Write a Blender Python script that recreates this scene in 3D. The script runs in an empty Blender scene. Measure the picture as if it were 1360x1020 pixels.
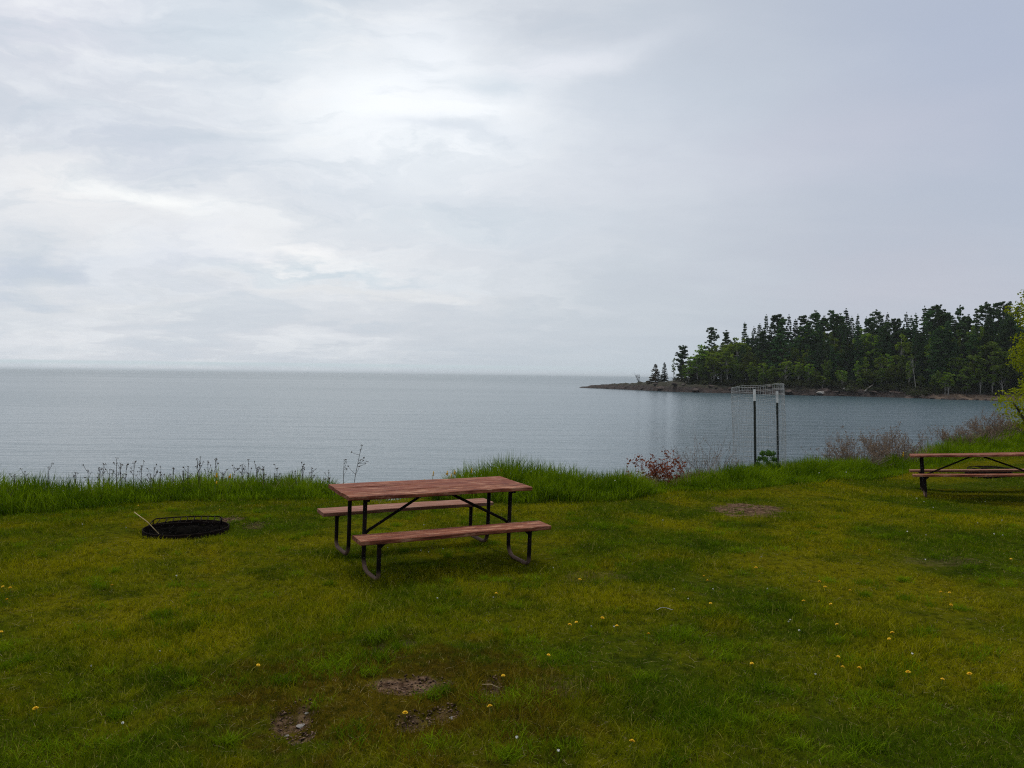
import bpy, math, random
import numpy as np
from mathutils import Vector, Matrix, Euler

# ------------------------------------------------------------------ camera
scn = bpy.context.scene
col = scn.collection
CAMZ = 1.95
FPX = 1040.0                      # focal length in photo pixels (1360 wide)
ROLL = math.atan(.0125)
PITCH = math.atan(12.5 / FPX)
fw = Vector((0, math.cos(PITCH), -math.sin(PITCH)))
r0 = Vector((1, 0, 0)); u0 = r0.cross(fw)
rt = r0 * math.cos(ROLL) + u0 * math.sin(ROLL)
up = rt.cross(fw)
cam_d = bpy.data.cameras.new('camera')
cam_d.sensor_width = 36; cam_d.lens = 36 * FPX / 1360
cam_d.clip_start = .05; cam_d.clip_end = 120000
cam = bpy.data.objects.new('camera', cam_d); col.objects.link(cam)
m = Matrix((rt, up, -fw)).transposed().to_4x4(); m.translation = Vector((0, 0, CAMZ))
cam.matrix_world = m
scn.camera = cam
WATERZ = -3.0
HAZE = 9e-5

def horizon(px): return 497.5 + .0125 * (px - 680)
def ray(px, py):                  # direction with y = 1
    d = fw * FPX + rt * (px - 680) - up * (py - 510)
    return d / d.y
def ground(px, py, z=0.0):
    d = ray(px, py); t = (z - CAMZ) / d.z
    return Vector((d.x * t, t, z))
def at_depth(px, py, y):
    d = ray(px, py)
    return Vector((d.x * y, y, CAMZ + d.z * y))

# ------------------------------------------------------------------ node helpers
class NT:
    def __init__(s, nt): s.nt = nt; s.n = nt.nodes; s.l = nt.links
    def inp(s, node, i, v):
        if v is None: return
        if isinstance(v, bpy.types.NodeSocket): s.l.new(v, node.inputs[i])
        else:
            sk = node.inputs[i]
            if hasattr(sk.default_value, '__len__') and not hasattr(v, '__len__'): v = [v] * len(sk.default_value)
            if hasattr(sk.default_value, '__len__') and len(sk.default_value) == 4 and len(v) == 3: v = (*v, 1)
            sk.default_value = v
    def math(s, op, a, b=None, c=None, clamp=False):
        n = s.n.new('ShaderNodeMath'); n.operation = op; n.use_clamp = clamp
        s.inp(n, 0, a); s.inp(n, 1, b); s.inp(n, 2, c); return n.outputs[0]
    def mix(s, f, a, b, mode='MIX'):
        n = s.n.new('ShaderNodeMix'); n.data_type = 'RGBA'; n.blend_type = mode
        s.inp(n, 0, f); s.inp(n, 6, a); s.inp(n, 7, b); return n.outputs[2]
    def noise(s, vec, scale, detail=4, rough=.55, dist=0.0, dim='3D'):
        n = s.n.new('ShaderNodeTexNoise'); n.noise_dimensions = dim
        s.inp(n, 'Vector', vec); s.inp(n, 'Scale', scale); s.inp(n, 'Detail', detail)
        s.inp(n, 'Roughness', rough); s.inp(n, 'Distortion', dist); return n.outputs[0]
    def ss(s, x, a, b):            # smoothstep a..b -> 0..1
        n = s.n.new('ShaderNodeMapRange'); n.interpolation_type = 'SMOOTHSTEP'
        s.inp(n, 0, x); s.inp(n, 1, a); s.inp(n, 2, b); s.inp(n, 3, 0.0); s.inp(n, 4, 1.0); return n.outputs[0]
    def mapv(s, vec, scale=(1, 1, 1), loc=(0, 0, 0), rot=(0, 0, 0)):
        n = s.n.new('ShaderNodeMapping'); s.inp(n, 0, vec)
        n.inputs[1].default_value = loc; n.inputs[2].default_value = rot; n.inputs[3].default_value = scale
        return n.outputs[0]
    def comb(s, x, y, z):
        n = s.n.new('ShaderNodeCombineXYZ'); s.inp(n, 0, x); s.inp(n, 1, y); s.inp(n, 2, z); return n.outputs[0]

# ------------------------------------------------------------------ world: overcast sky
SUN_EL, SUN_AZ = math.radians(62), math.radians(-25)     # azimuth from +Y towards +X
world = bpy.data.worlds.new('World'); scn.world = world; world.use_nodes = True
w = NT(world.node_tree); w.n.clear()
wo = w.n.new('ShaderNodeOutputWorld')
tc = w.n.new('ShaderNodeTexCoord').outputs['Generated']
sky = w.n.new('ShaderNodeTexSky'); sky.sky_type = 'NISHITA'; sky.sun_disc = False
sky.sun_elevation = SUN_EL; sky.sun_rotation = SUN_AZ; sky.air_density = 1.2; sky.dust_density = 3.0
sep = w.n.new('ShaderNodeSeparateXYZ'); w.l.new(tc, sep.inputs[0])
X, Y, Z = sep.outputs
ya = w.math('MAXIMUM', w.math('ABSOLUTE', Y), .08)
A = w.math('DIVIDE', X, ya)            # tangent of azimuth
Eh = w.math('DIVIDE', w.math('MAXIMUM', Z, 0.0), ya)
# slightly turbulent coordinates so that no cloud edge is a clean ellipse
pl = w.math('ADD', w.math('MAXIMUM', Z, 0.0), .16)
cp = w.comb(w.math('DIVIDE', X, pl), w.math('DIVIDE', Y, pl), 0.0)
wn1 = w.noise(cp, .75, 5, .55); wn2 = w.noise(w.mapv(cp, loc=(7.3, 2.1, 4)), .75, 5, .55)
wn3 = w.noise(cp, 2.6, 6, .6, .4); wn4 = w.noise(w.mapv(cp, loc=(1.3, 9.1, 2)), 2.6, 6, .6)
def wob(v, c, k, c2, k2):
    return w.math('ADD', v, w.math('ADD', w.math('MULTIPLY', w.math('SUBTRACT', c, .5), k), w.math('MULTIPLY', w.math('SUBTRACT', c2, .5), k2)))
Aw = wob(A, wn1, .38, wn3, .16); Ew = wob(Eh, wn2, .16, wn4, .075)
def blob(px, py, rx, ry, tilt=0.0, p=1.0):
    a0 = (px - 680) / FPX; e0 = (horizon(px) - py) / FPX
    da = w.math('SUBTRACT', Aw, a0); de = w.math('ADD', w.math('SUBTRACT', Ew, e0), w.math('MULTIPLY', da, tilt))
    q = w.math('ADD', w.math('POWER', w.math('ABSOLUTE', w.math('DIVIDE', da, rx / FPX)), 2.0), w.math('POWER', w.math('ABSOLUTE', w.math('DIVIDE', de, ry / FPX)), 2.0))
    return w.math('EXPONENT', w.math('MULTIPLY', q, -p))
def acc(c, f, colr, k): return w.mix(w.math('MULTIPLY', f, k), c, colr)
fine = w.noise(w.mapv(cp, scale=(.8, 1.7, 1)), 1.5, 6, .52, .3)
# base grey: lighter to the left, blue-grey to the right
c = w.mix(w.ss(A, -.62, .62), (.59, .615, .66), (.45, .485, .555))
c = acc(c, w.ss(fine, .40, .68), (.70, .71, .745), w.math('ADD', .38, w.math('MULTIPLY', A, -.42)))
for px, py, rx, ry, t, cc, k in [
    (60, 20, 300, 120, 0, (.69, .67, .755), .40),
    (330, 40, 150, 80, 0, (.56, .64, .70), .55),
    (160, 210, 260, 55, .1, (.52, .555, .635), .8),
    (340, 200, 90, 60, 0, (.57, .615, .665), .60),
    (1000, 330, 420, 150, 0, (.44, .475, .545), .5),
    (1330, 60, 260, 240, 0, (.385, .425, .545), .7),
    (830, 150, 200, 90, 0, (.47, .52, .60), .6),
    (1080, 200, 240, 60, -.2, (.50, .50, .585), .5),
    (1200, 380, 300, 70, 0, (.50, .49, .555), .55),
    (800, 420, 260, 110, 0, (.47, .52, .565), .55),
    (560, 230, 330, 150, 0, (.74, .75, .785), .75),
    (540, 150, 190, 95, 0, (.93, .935, .945), .95),
    (560, 60, 70, 80, .2, (.86, .87, .90), .6),
    (740, 85, 130, 26, -.25, (.74, .745, .79), .85),
    (660, 110, 70, 18, 0, (.52, .59, .66), .7),
    (590, 182, 110, 14, .05, (.66, .69, .75), .6),
    (60, 270, 160, 50, .3, (.84, .81, .80), .8),
    (210, 285, 135, 20, .2, (1.0, .985, .95), .95),
    (300, 330, 330, 50, .12, (.73, .725, .745), .7),
    (400, 345, 100, 14, .1, (.88, .855, .845), .85),
    (60, 365, 210, 18, 0, (.53, .57, .65), .85),
    (440, 363, 130, 10, .02, (.53, .60, .66), .9),
    (260, 350, 60, 20, 0, (.60, .62, .70), .6),
    (560, 300, 140, 20, 0, (.60, .645, .69), .6),
    (180, 405, 330, 16, .06, (.70, .70, .72), .5),
    (480, 385, 150, 10, .04, (.73, .72, .72), .6),
    (200, 455, 360, 22, 0, (.63, .64, .68), .5)]:
    c = acc(c, blob(px, py, rx, ry, t), cc, k)
# streaky fibres
st = w.noise(w.comb(w.math('MULTIPLY', Aw, 2.2), w.math('MULTIPLY', Ew, 11.0), 0.0), 2.6, 6, .6, .1)
c = acc(c, w.ss(st, .50, .72), (.86, .845, .84), w.math('MULTIPLY', w.ss(A, .30, -.35), .36))
c = acc(c, w.ss(st, .50, .30), (.50, .555, .62), w.math('MULTIPLY', w.ss(A, .45, -.35), .36))
puf = w.noise(w.comb(w.math('MULTIPLY', Aw, 3.2), w.math('MULTIPLY', Ew, 8.0), 3.0), 1.5, 8, .60, .1)
c = acc(c, w.ss(puf, .50, .66), (.90, .895, .90), w.math('MULTIPLY', w.ss(A, .30, -.25), .26))
c = acc(c, w.ss(puf, .50, .36), (.47, .53, .60), w.math('MULTIPLY', w.ss(A, .55, -.35), .28))
# haze bank low over the lake
eA = w.math('MULTIPLY', Eh, FPX)
bank = w.math('MULTIPLY', w.ss(eA, 13.5, 10.0), w.ss(A, .30, -.2))
c = acc(c, w.ss(eA, 60.0, 0.0), (.50, .55, .59), w.math('MULTIPLY', w.ss(A, -.55, .2), .6))
c = acc(c, bank, (.52, .60, .63), w.math('MULTIPLY', w.ss(eA, 3.0, 11.0), .8))
# above the picture the cloud deck is brighter, behind the viewer darker
c = w.mix(w.ss(Z, .46, .95), c, (1.05, 1.06, 1.09))
c = w.mix(w.math('MULTIPLY', w.ss(Y, .15, -.6), .45), c, (.36, .39, .45))
c = w.mix(w.ss(Z, -.002, -.05), c, (.10, .11, .12))
b1 = w.n.new('ShaderNodeBackground'); b1.inputs[1].default_value = .06; w.l.new(sky.outputs[0], b1.inputs[0])
b2 = w.n.new('ShaderNodeBackground'); b2.inputs[1].default_value = 1.16; w.l.new(w.mix(1.0, c, (.985, 1.012, 1.022), 'MULTIPLY'), b2.inputs[0])
mx = w.n.new('ShaderNodeMixShader'); mx.inputs[0].default_value = .93
w.l.new(b1.outputs[0], mx.inputs[1]); w.l.new(b2.outputs[0], mx.inputs[2]); w.l.new(mx.outputs[0], wo.inputs[0])

# ------------------------------------------------------------------ sun behind the cloud
sd = bpy.data.lights.new('sun', 'SUN'); sd.energy = 2.1; sd.angle = math.radians(10); sd.color = (1, .95, .87)
sun = bpy.data.objects.new('sun', sd); col.objects.link(sun)
sdir = Vector((math.sin(SUN_AZ) * math.cos(SUN_EL), math.cos(SUN_AZ) * math.cos(SUN_EL), math.sin(SUN_EL)))
sun.rotation_euler = sdir.to_track_quat('Z', 'Y').to_euler(); sun.location = sdir * 60
vs = scn.view_settings; vs.view_transform = 'Standard'; vs.look = 'None'; vs.gamma = 1; vs.use_curve_mapping = False
vs.exposure = 0.0
scn.cycles.use_denoising = False; scn.cycles.filter_width = 1.15
scn.cycles.max_bounces = 6; scn.cycles.diffuse_bounces = 2; scn.cycles.transmission_bounces = 2; scn.cycles.glossy_bounces = 3
scn.cycles.sample_clamp_indirect = 4; scn.cycles.sample_clamp_direct = 2.5

# ------------------------------------------------------------------ materials
def new_mat(name):
    mt = bpy.data.materials.new(name); mt.use_nodes = True
    t = NT(mt.node_tree); t.n.clear()
    o = t.n.new('ShaderNodeOutputMaterial'); return mt, t, o
def principled(t, o, colr, rough=.7, spec=.3, metal=0.0, normal=None):
    p = t.n.new('ShaderNodeBsdfPrincipled')
    t.inp(p, 'Base Color', colr); t.inp(p, 'Roughness', rough); t.inp(p, 'Specular IOR Level', spec); t.inp(p, 'Metallic', metal)
    if normal is not None: t.inp(p, 'Normal', normal)
    t.l.new(p.outputs[0], o.inputs[0]); return p
def bump(t, h, strength=.5, dist=.02):
    b = t.n.new('ShaderNodeBump'); t.inp(b, 'Height', h); b.inputs['Strength'].default_value = strength
    b.inputs['Distance'].default_value = dist; return b.outputs[0]
def pos(t): return t.n.new('ShaderNodeNewGeometry').outputs['Position']
def objc(t): return t.n.new('ShaderNodeTexCoord').outputs['Object']
def simple(name, c1, c2, scale=8, rough=.7, spec=.3, metal=0.0, bs=0.0, bd=.01, space='obj', detail=5):
    mt, t, o = new_mat(name); v = objc(t) if space == 'obj' else pos(t)
    n = t.noise(v, scale, detail, .6)
    cc = t.mix(t.ss(n, .3, .7), c1, c2)
    principled(t, o, cc, rough, spec, metal, bump(t, n, bs, bd) if bs else None); return mt

def leaf_mat(name, cols, scale=1.0, transl=.35, spec=.15, use_tint=True, objrand=0.0):
    mt, t, o = new_mat(name)
    n = t.noise(pos(t), scale, 3, .6)
    f = t.ss(n, .32, .68)
    if use_tint:
        at = t.n.new('ShaderNodeAttribute'); at.attribute_name = 'tint'
        f = t.math('ADD', t.math('MULTIPLY', f, .5), t.math('MULTIPLY', at.outputs['Fac'], .5))
    cc = t.mix(f, cols[0], cols[1])
    if objrand:
        oi = t.n.new('ShaderNodeObjectInfo')
        k = t.math('ADD', 1 - objrand, t.math('MULTIPLY', oi.outputs['Random'], 2 * objrand))
        hs = t.n.new('ShaderNodeHueSaturation'); t.inp(hs, 'Value', k); t.inp(hs, 'Color', cc)
        t.inp(hs, 'Hue', t.math('ADD', .485, t.math('MULTIPLY', oi.outputs['Random'], .03)))
        cc = hs.outputs[0]
    d = t.n.new('ShaderNodeBsdfPrincipled'); t.inp(d, 'Base Color', cc); t.inp(d, 'Roughness', .8); t.inp(d, 'Specular IOR Level', 0.0)
    tr = t.n.new('ShaderNodeBsdfTranslucent'); t.inp(tr, 'Color', cc)
    ms = t.n.new('ShaderNodeMixShader'); ms.inputs[0].default_value = transl
    t.l.new(d.outputs[0], ms.inputs[1]); t.l.new(tr.outputs[0], ms.inputs[2]); t.l.new(ms.outputs[0], o.inputs[0])
    return mt

# bare spots of the lawn: (px, py, rx px, ry px, strength)
BARE = [(550, 912, 46, 13, 1), (497, 859, 20, 6, 1), (543, 855, 10, 4, .8), (392, 950, 26, 22, .9), (400, 975, 16, 9, .7),
        (590, 948, 22, 12, .8), (548, 958, 22, 14, .8), (655, 915, 16, 16, .6), (997, 678, 46, 8.5, 1), (303, 693, 18, 4, 1),
        (340, 700, 16, 4, .4), (1250, 745, 60, 6, .25), (790, 768, 40, 9, .3), (745, 915, 40, 16, .3)]
BAREW = []
for px, py, rx, ry, k in BARE:
    g = ground(px, py); gx = ground(px + rx, py).x - g.x; gy = abs(ground(px, py - ry).y - ground(px, py + ry).y) / 2
    BAREW.append((g.x, g.y, gx, gy, k))

def lawn_color(t, p, tint=None):
    """patchy mown grass: olive yellow, mid green, deep green, straw"""
    a = t.noise(p, .42, 5, .62, .3); b = t.noise(t.mapv(p, loc=(11, 3, 0)), 1.3, 5, .6)
    c3 = t.noise(t.mapv(p, loc=(3, 17, 0)), 4.5, 4, .65)
    cc = t.mix(t.ss(a, .40, .62), (.080, .132, .002), (.262, .246, .003))
    cc = t.mix(t.math('MULTIPLY', t.ss(b, .52, .70), .75), cc, (.022, .062, .001))
    cc = t.mix(t.math('MULTIPLY', t.ss(b, .46, .30), .55), cc, (.250, .195, .002))
    cc = t.mix(t.math('MULTIPLY', t.ss(c3, .58, .75), .45), cc, (.125, .078, .010))
    dx_ = t.n.new('ShaderNodeSeparateXYZ'); t.l.new(p, dx_.inputs[0])
    g0 = ground(540, 925)
    qd = t.math('ADD', t.math('POWER', t.math('ABSOLUTE', t.math('DIVIDE', t.math('SUBTRACT', dx_.outputs[0], g0.x), 1.15)), 2.0), t.math('POWER', t.math('ABSOLUTE', t.math('DIVIDE', t.math('SUBTRACT', dx_.outputs[1], g0.y), .85)), 2.0))
    cc = t.mix(t.math('MULTIPLY', t.ss(t.math('ADD', qd, t.math('MULTIPLY', t.math('SUBTRACT', c3, .5), 5.0)), 1.5, .2), .75), cc, (.115, .060, .006))
    d4 = t.noise(t.mapv(p, loc=(5, 29, 0)), 13, 4, .7)
    cc = t.mix(t.math('MULTIPLY', t.ss(d4, .54, .34), .65), cc, (.016, .030, .001))
    cc = t.mix(t.math('MULTIPLY', t.ss(d4, .56, .72), .45), cc, (.31, .31, .003))
    if tint is not None:
        cc = t.mix(t.math('MULTIPLY', t.ss(tint, .90, .99), .6), cc, (.38, .32, .08))
        cc = t.mix(t.math('MULTIPLY', t.ss(tint, .45, .0), .75), cc, (.014, .036, .001))
    return cc

MAT = {}
# ground under the grass, with bare earth showing in the worn spots
mt, t, o = new_mat('lawn_soil'); p = pos(t)
gc = t.mix(.75, lawn_color(t, p), (.012, .010, .003))
n1 = t.noise(p, 14, 6, .7); n2 = t.noise(p, 3.0, 5, .6, .5)
earth = t.mix(t.ss(n1, .35, .7), (.030, .017, .010), (.150, .095, .062))
sp = t.n.new('ShaderNodeSeparateXYZ'); t.l.new(p, sp.inputs[0])
mask = None; dmask = None
for bi, (bx, by, rx, ry, k) in enumerate(BAREW):
    q = t.math('ADD', t.math('POWER', t.math('ABSOLUTE', t.math('DIVIDE', t.math('SUBTRACT', sp.outputs[0], bx), rx)), 2.0),
               t.math('POWER', t.math('ABSOLUTE', t.math('DIVIDE', t.math('SUBTRACT', sp.outputs[1], by), ry)), 2.0))
    f = t.math('MULTIPLY', t.ss(t.math('ADD', q, t.math('MULTIPLY', t.math('SUBTRACT', n2, .5), 4.5)), 1.3, .4), k)
    mask = f if mask is None else t.math('MAXIMUM', mask, f)
    if bi in (1, 2, 6, 7): dmask = f if dmask is None else t.math('MAXIMUM', dmask, f)
earth = t.mix(dmask, earth, t.mix(t.ss(n1, .4, .75), (.008, .005, .004), (.060, .040, .030)))
cc = t.mix(mask, gc, earth)
# the bank below the lawn is stony earth
bank_f = t.ss(sp.outputs[2], -.25, -.8)
cc = t.mix(bank_f, cc, t.mix(n1, (.06, .045, .03), (.16, .14, .11)))
principled(t, o, cc, 1.0, 0.0, 0, bump(t, n1, .8, .03)); MAT['soil'] = mt

mt, t, o = new_mat('lawn_blades'); p = pos(t)
at = t.n.new('ShaderNodeAttribute'); at.attribute_name = 'tint'
cc = lawn_color(t, p, at.outputs['Fac'])
d = t.n.new('ShaderNodeBsdfPrincipled'); t.inp(d, 'Base Color', cc); t.inp(d, 'Roughness', .8); t.inp(d, 'Specular IOR Level', 0.0)
tr = t.n.new('ShaderNodeBsdfTranslucent'); t.inp(tr, 'Color', cc)
ms = t.n.new('ShaderNodeMixShader'); ms.inputs[0].default_value = .4
t.l.new(d.outputs[0], ms.inputs[1]); t.l.new(tr.outputs[0], ms.inputs[2]); t.l.new(ms.outputs[0], o.inputs[0])
MAT['blade'] = mt
MAT['tall'] = leaf_mat('tall_blades', ((.020, .060, .001), (.185, .270, .006)), 1.7, .38, .06)
MAT['dead'] = leaf_mat('dead_blades', ((.20, .16, .08), (.33, .27, .15)), 2, .3)

# red-brown weathered planks
mt, t, o = new_mat('red_planks'); v = objc(t)
g = t.noise(t.mapv(v, scale=(1.2, 26, 26)), 2.2, 7, .65, .5)
g2 = t.noise(t.mapv(v, scale=(.9, 9, 9), loc=(3, 1, 0)), 2.6, 6, .7, .3)
g3 = t.noise(v, 60, 3, .6)
g4 = t.noise(t.mapv(v, scale=(2.4, 11, 11), loc=(5, 2, 1)), 1.5, 4, .7, .4)
spk = t.n.new('ShaderNodeSeparateXYZ'); t.l.new(v, spk.inputs[0])
pid = t.math('FLOOR', t.math('DIVIDE', t.math('ADD', spk.outputs[1], .3725), .2507)); pv = t.math('FRACT', t.math('MULTIPLY', t.math('SINE', t.math('MULTIPLY', pid, 12.99)), 437.5))
cc = t.mix(t.ss(g, .3, .7), (.062, .017, .010), (.215, .068, .034))
cc = t.mix(t.math('MULTIPLY', t.ss(g2, .50, .72), .65), cc, (.36, .175, .10))
cc = t.mix(t.math('MULTIPLY', t.ss(g2, .40, .25), .6), cc, (.045, .018, .015))
cc = t.mix(t.math('MULTIPLY', t.ss(g4, .50, .66), .7), cc, (.37, .20, .125))
cc = t.mix(t.math('MULTIPLY', t.ss(g4, .47, .30), .85), cc, (.045, .011, .008))
cc = t.mix(t.math('MULTIPLY', pv, .35), cc, (.13, .035, .025))
cc = t.mix(t.math('MULTIPLY', t.ss(g3, .64, .75), .25), cc, (.40, .29, .22))
principled(t, o, cc, t.math('ADD', .55, t.math('MULTIPLY', g, .25)), .07, 0, bump(t, g, .8, .008)); MAT['plank'] = mt
mt, t, o = new_mat('sheen_red_planks'); v = objc(t)  # far-bench copy of the planks, grazing sky sheen painted in as paler colour
g = t.noise(t.mapv(v, scale=(1.2, 26, 26)), 2.2, 7, .65, .5); g2 = t.noise(t.mapv(v, scale=(.9, 9, 9)), 2.6, 6, .7, .3)
cc = t.mix(t.ss(g, .3, .7), (.11, .040, .026), (.25, .115, .075))
cc = t.mix(t.math('MULTIPLY', t.ss(g2, .45, .7), .6), cc, (.32, .20, .15))
principled(t, o, cc, .7, .08, 0, bump(t, g, .8, .008)); MAT['plank_sheen'] = mt
# dark tube steel, paint rubbed off at the runners
mt, t, o = new_mat('tube_steel'); v = objc(t)
n = t.noise(v, 9, 5, .65); sp = t.n.new('ShaderNodeSeparateXYZ'); t.l.new(v, sp.inputs[0])
low = t.ss(t.math('ADD', sp.outputs[2], t.math('MULTIPLY', t.math('SUBTRACT', n, .5), .10)), .13, .05)
cc = t.mix(t.ss(n, .35, .7), (.005, .004, .004), (.016, .010, .009))
cc = t.mix(t.math('MULTIPLY', low, .75), cc, (.15, .095, .075))
principled(t, o, cc, .7, .04, 0); MAT['steel'] = mt
MAT['iron'] = simple('burnt_iron', (.005, .004, .004), (.014, .009, .007), 14, .85, .03, 0, .4, .004)
MAT['ash'] = simple('ash', (.0015, .0015, .0015), (.008, .007, .006), 16, 1.0, .0, 0, 1, .04, 'pos')
MAT['rustw'] = simple('galvanised_wire', (.26, .28, .29), (.40, .41, .41), 20, .5, .3, 0)
MAT['post_dark'] = simple('dark_green_post', (.010, .016, .013), (.022, .026, .022), 20, .55, .3)
MAT['post_white'] = simple('white_post_tip', (.55, .56, .56), (.72, .72, .72), 20, .5, .3)
MAT['stick'] = simple('pale_stick', (.22, .16, .08), (.38, .29, .16), 20, .7, .2)
MAT['twig'] = simple('twig_bark', (.11, .085, .072), (.23, .18, .155), 3, .8, .15)
MAT['twig_red'] = simple('twig_red', (.11, .04, .03), (.20, .09, .07), 3, .8, .15)
MAT['weed'] = simple('dry_weed', (.025, .018, .015), (.075, .055, .040), 6, .8, .15)
MAT['redleaf'] = leaf_mat('red_leaf', ((.11, .028, .016), (.24, .075, .035)), 4, .35)
MAT['bud'] = leaf_mat('bud', ((.12, .085, .055), (.21, .15, .105)), 4, .3)
MAT['bark'] = simple('bark', (.028, .022, .020), (.075, .058, .050), 4, .85, .1, 0, .5, .05)
MAT['birchbark'] = simple('pale_bark', (.17, .16, .145), (.36, .34, .31), 2.5, .8, .15)
MAT['pine'] = leaf_mat('pine_needles', ((.020, .050, .016), (.062, .112, .030)), .35, .15, .05, True, .35)
MAT['spruce'] = leaf_mat('spruce_needles', ((.017, .042, .016), (.050, .088, .030)), .35, .15, .05, True, .35)
MAT['brownfir'] = leaf_mat('browned_needles', ((.035, .028, .016), (.075, .052, .026)), .5, .15, .1, True, .2)
MAT['decid'] = leaf_mat('spring_leaves', ((.050, .100, .008), (.170, .235, .018)), .4, .4, .1, True, .30)
MAT['decid_dull'] = leaf_mat('dull_leaves', ((.030, .058, .008), (.098, .132, .018)), .4, .3, .1, True, .30)
MAT['maple'] = leaf_mat('yellow_leaves', ((.12, .16, .008), (.26, .28, .012)), 1.2, .45, .15)
MAT['seedling'] = leaf_mat('seedling_needles', ((.035, .085, .015), (.08, .15, .03)), 5, .3)
MAT['shrub_green'] = leaf_mat('shore_shrub_leaves', ((.018, .024, .008), (.050, .058, .018)), .8, .2, .1, True, .3)
MAT['rock'] = simple('shore_rock', (.015, .011, .010), (.075, .052, .044), .55, .85, .25, 0, 1, .4, 'pos', 9)
MAT['palerock'] = simple('pale_rock', (.22, .20, .18), (.42, .39, .36), 1.2, .8, .2, 0, .6, .1, 'pos')
MAT['stone'] = simple('flat_stone', (.12, .11, .10), (.27, .25, .23), 18, .8, .2, 0, .6, .01)
MAT['log'] = simple('driftwood', (.20, .17, .14), (.36, .32, .28), 3, .8, .1)
MAT['yellow'] = simple('dandelion_petals', (.62, .36, .015), (.80, .52, .03), 90, .7, .1)
MAT['white'] = simple('seed_fluff', (.50, .50, .46), (.72, .72, .68), 90, .8, .1)
MAT['stem'] = simple('flower_stem', (.07, .12, .02), (.12, .16, .03), 30, .7, .1)
MAT['string'] = simple('pale_string', (.30, .31, .33), (.42, .43, .45), 30, .6, .2)

# water: dark body, mirror of the sky broken by wind ripples
mt, t, o = new_mat('lake_water'); p = pos(t)
r1 = t.noise(t.mapv(p, scale=(.45, 1.5, 1), rot=(0, 0, .12)), .9, 5, .6, .2)
r2 = t.noise(t.mapv(p, scale=(.16, .85, 1), rot=(0, 0, -.10)), .30, 5, .58, .3)
r3 = t.noise(t.mapv(p, scale=(1, 2.6, 1)), 3.2, 3, .6)
big = t.noise(t.mapv(p, scale=(.3, 1, 1), loc=(40, 0, 0)), .012, 4, .6)
h = t.math('ADD', t.math('ADD', t.math('MULTIPLY', r1, .55), t.math('MULTIPLY', r2, 1.6)), t.math('MULTIPLY', r3, .16))
h = t.math('MULTIPLY', h, t.math('ADD', .35, t.math('MULTIPLY', big, 1.3)))
spw = t.n.new('ShaderNodeSeparateXYZ'); t.l.new(p, spw.inputs[0])
big2 = t.noise(t.mapv(p, scale=(.12, 1, 1), loc=(9, 0, 0)), .0035, 5, .65)
wr = t.math('ADD', t.math('ADD', .09, t.math('MULTIPLY', t.ss(spw.outputs[1], 25, 150), t.math('ADD', .05, t.math('MULTIPLY', big, .12)))), t.math('MULTIPLY', t.ss(spw.outputs[1], 200, 900), t.math('ADD', .0, t.math('MULTIPLY', big2, .12))))
nb = t.n.new('ShaderNodeBump'); t.inp(nb, 'Height', h); nb.inputs['Strength'].default_value = 1; nb.inputs['Distance'].default_value = .22
pr = principled(t, o, (.044, .076, .092), wr, .5, 0, nb.outputs[0]); pr.inputs['IOR'].default_value = 1.333
MAT['water'] = mt

# ------------------------------------------------------------------ mesh helpers
def mesh_np(name, V, F, mat, parent=None, tint=None, smooth=False):
    """V (n,3); F (k,m) face index array with constant m"""
    me = bpy.data.meshes.new(name)
    V = np.ascontiguousarray(V, dtype=np.float32); F = np.ascontiguousarray(F, dtype=np.int32)
    me.vertices.add(len(V)); me.vertices.foreach_set('co', V.ravel())
    k, mm = F.shape
    me.loops.add(k * mm); me.loops.foreach_set('vertex_index', F.ravel())
    me.polygons.add(k); me.polygons.foreach_set('loop_start', np.arange(0, k * mm, mm, dtype=np.int32))
    if smooth: me.polygons.foreach_set('use_smooth', np.ones(k, dtype=bool))
    me.update(calc_edges=True)
    if tint is not None:
        a = me.attributes.new('tint', 'FLOAT', 'POINT'); a.data.foreach_set('value', np.ascontiguousarray(tint, dtype=np.float32))
    me.materials.append(mat)
    o = bpy.data.objects.new(name, me); col.objects.link(o)
    if parent: o.parent = parent
    return o
def root(name, loc=(0, 0, 0), rz=0.0, rot=None):
    o = bpy.data.objects.new(name, None); col.objects.link(o); o.location = loc
    o.rotation_euler = rot or (0, 0, rz); o.empty_display_size = .1; return o
def tag(o, label=None, cat=None, group=None, kind=None):
    if label: o['label'] = label
    if cat: o['category'] = cat
    if group: o['group'] = group
    if kind: o['kind'] = kind
    return o
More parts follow.
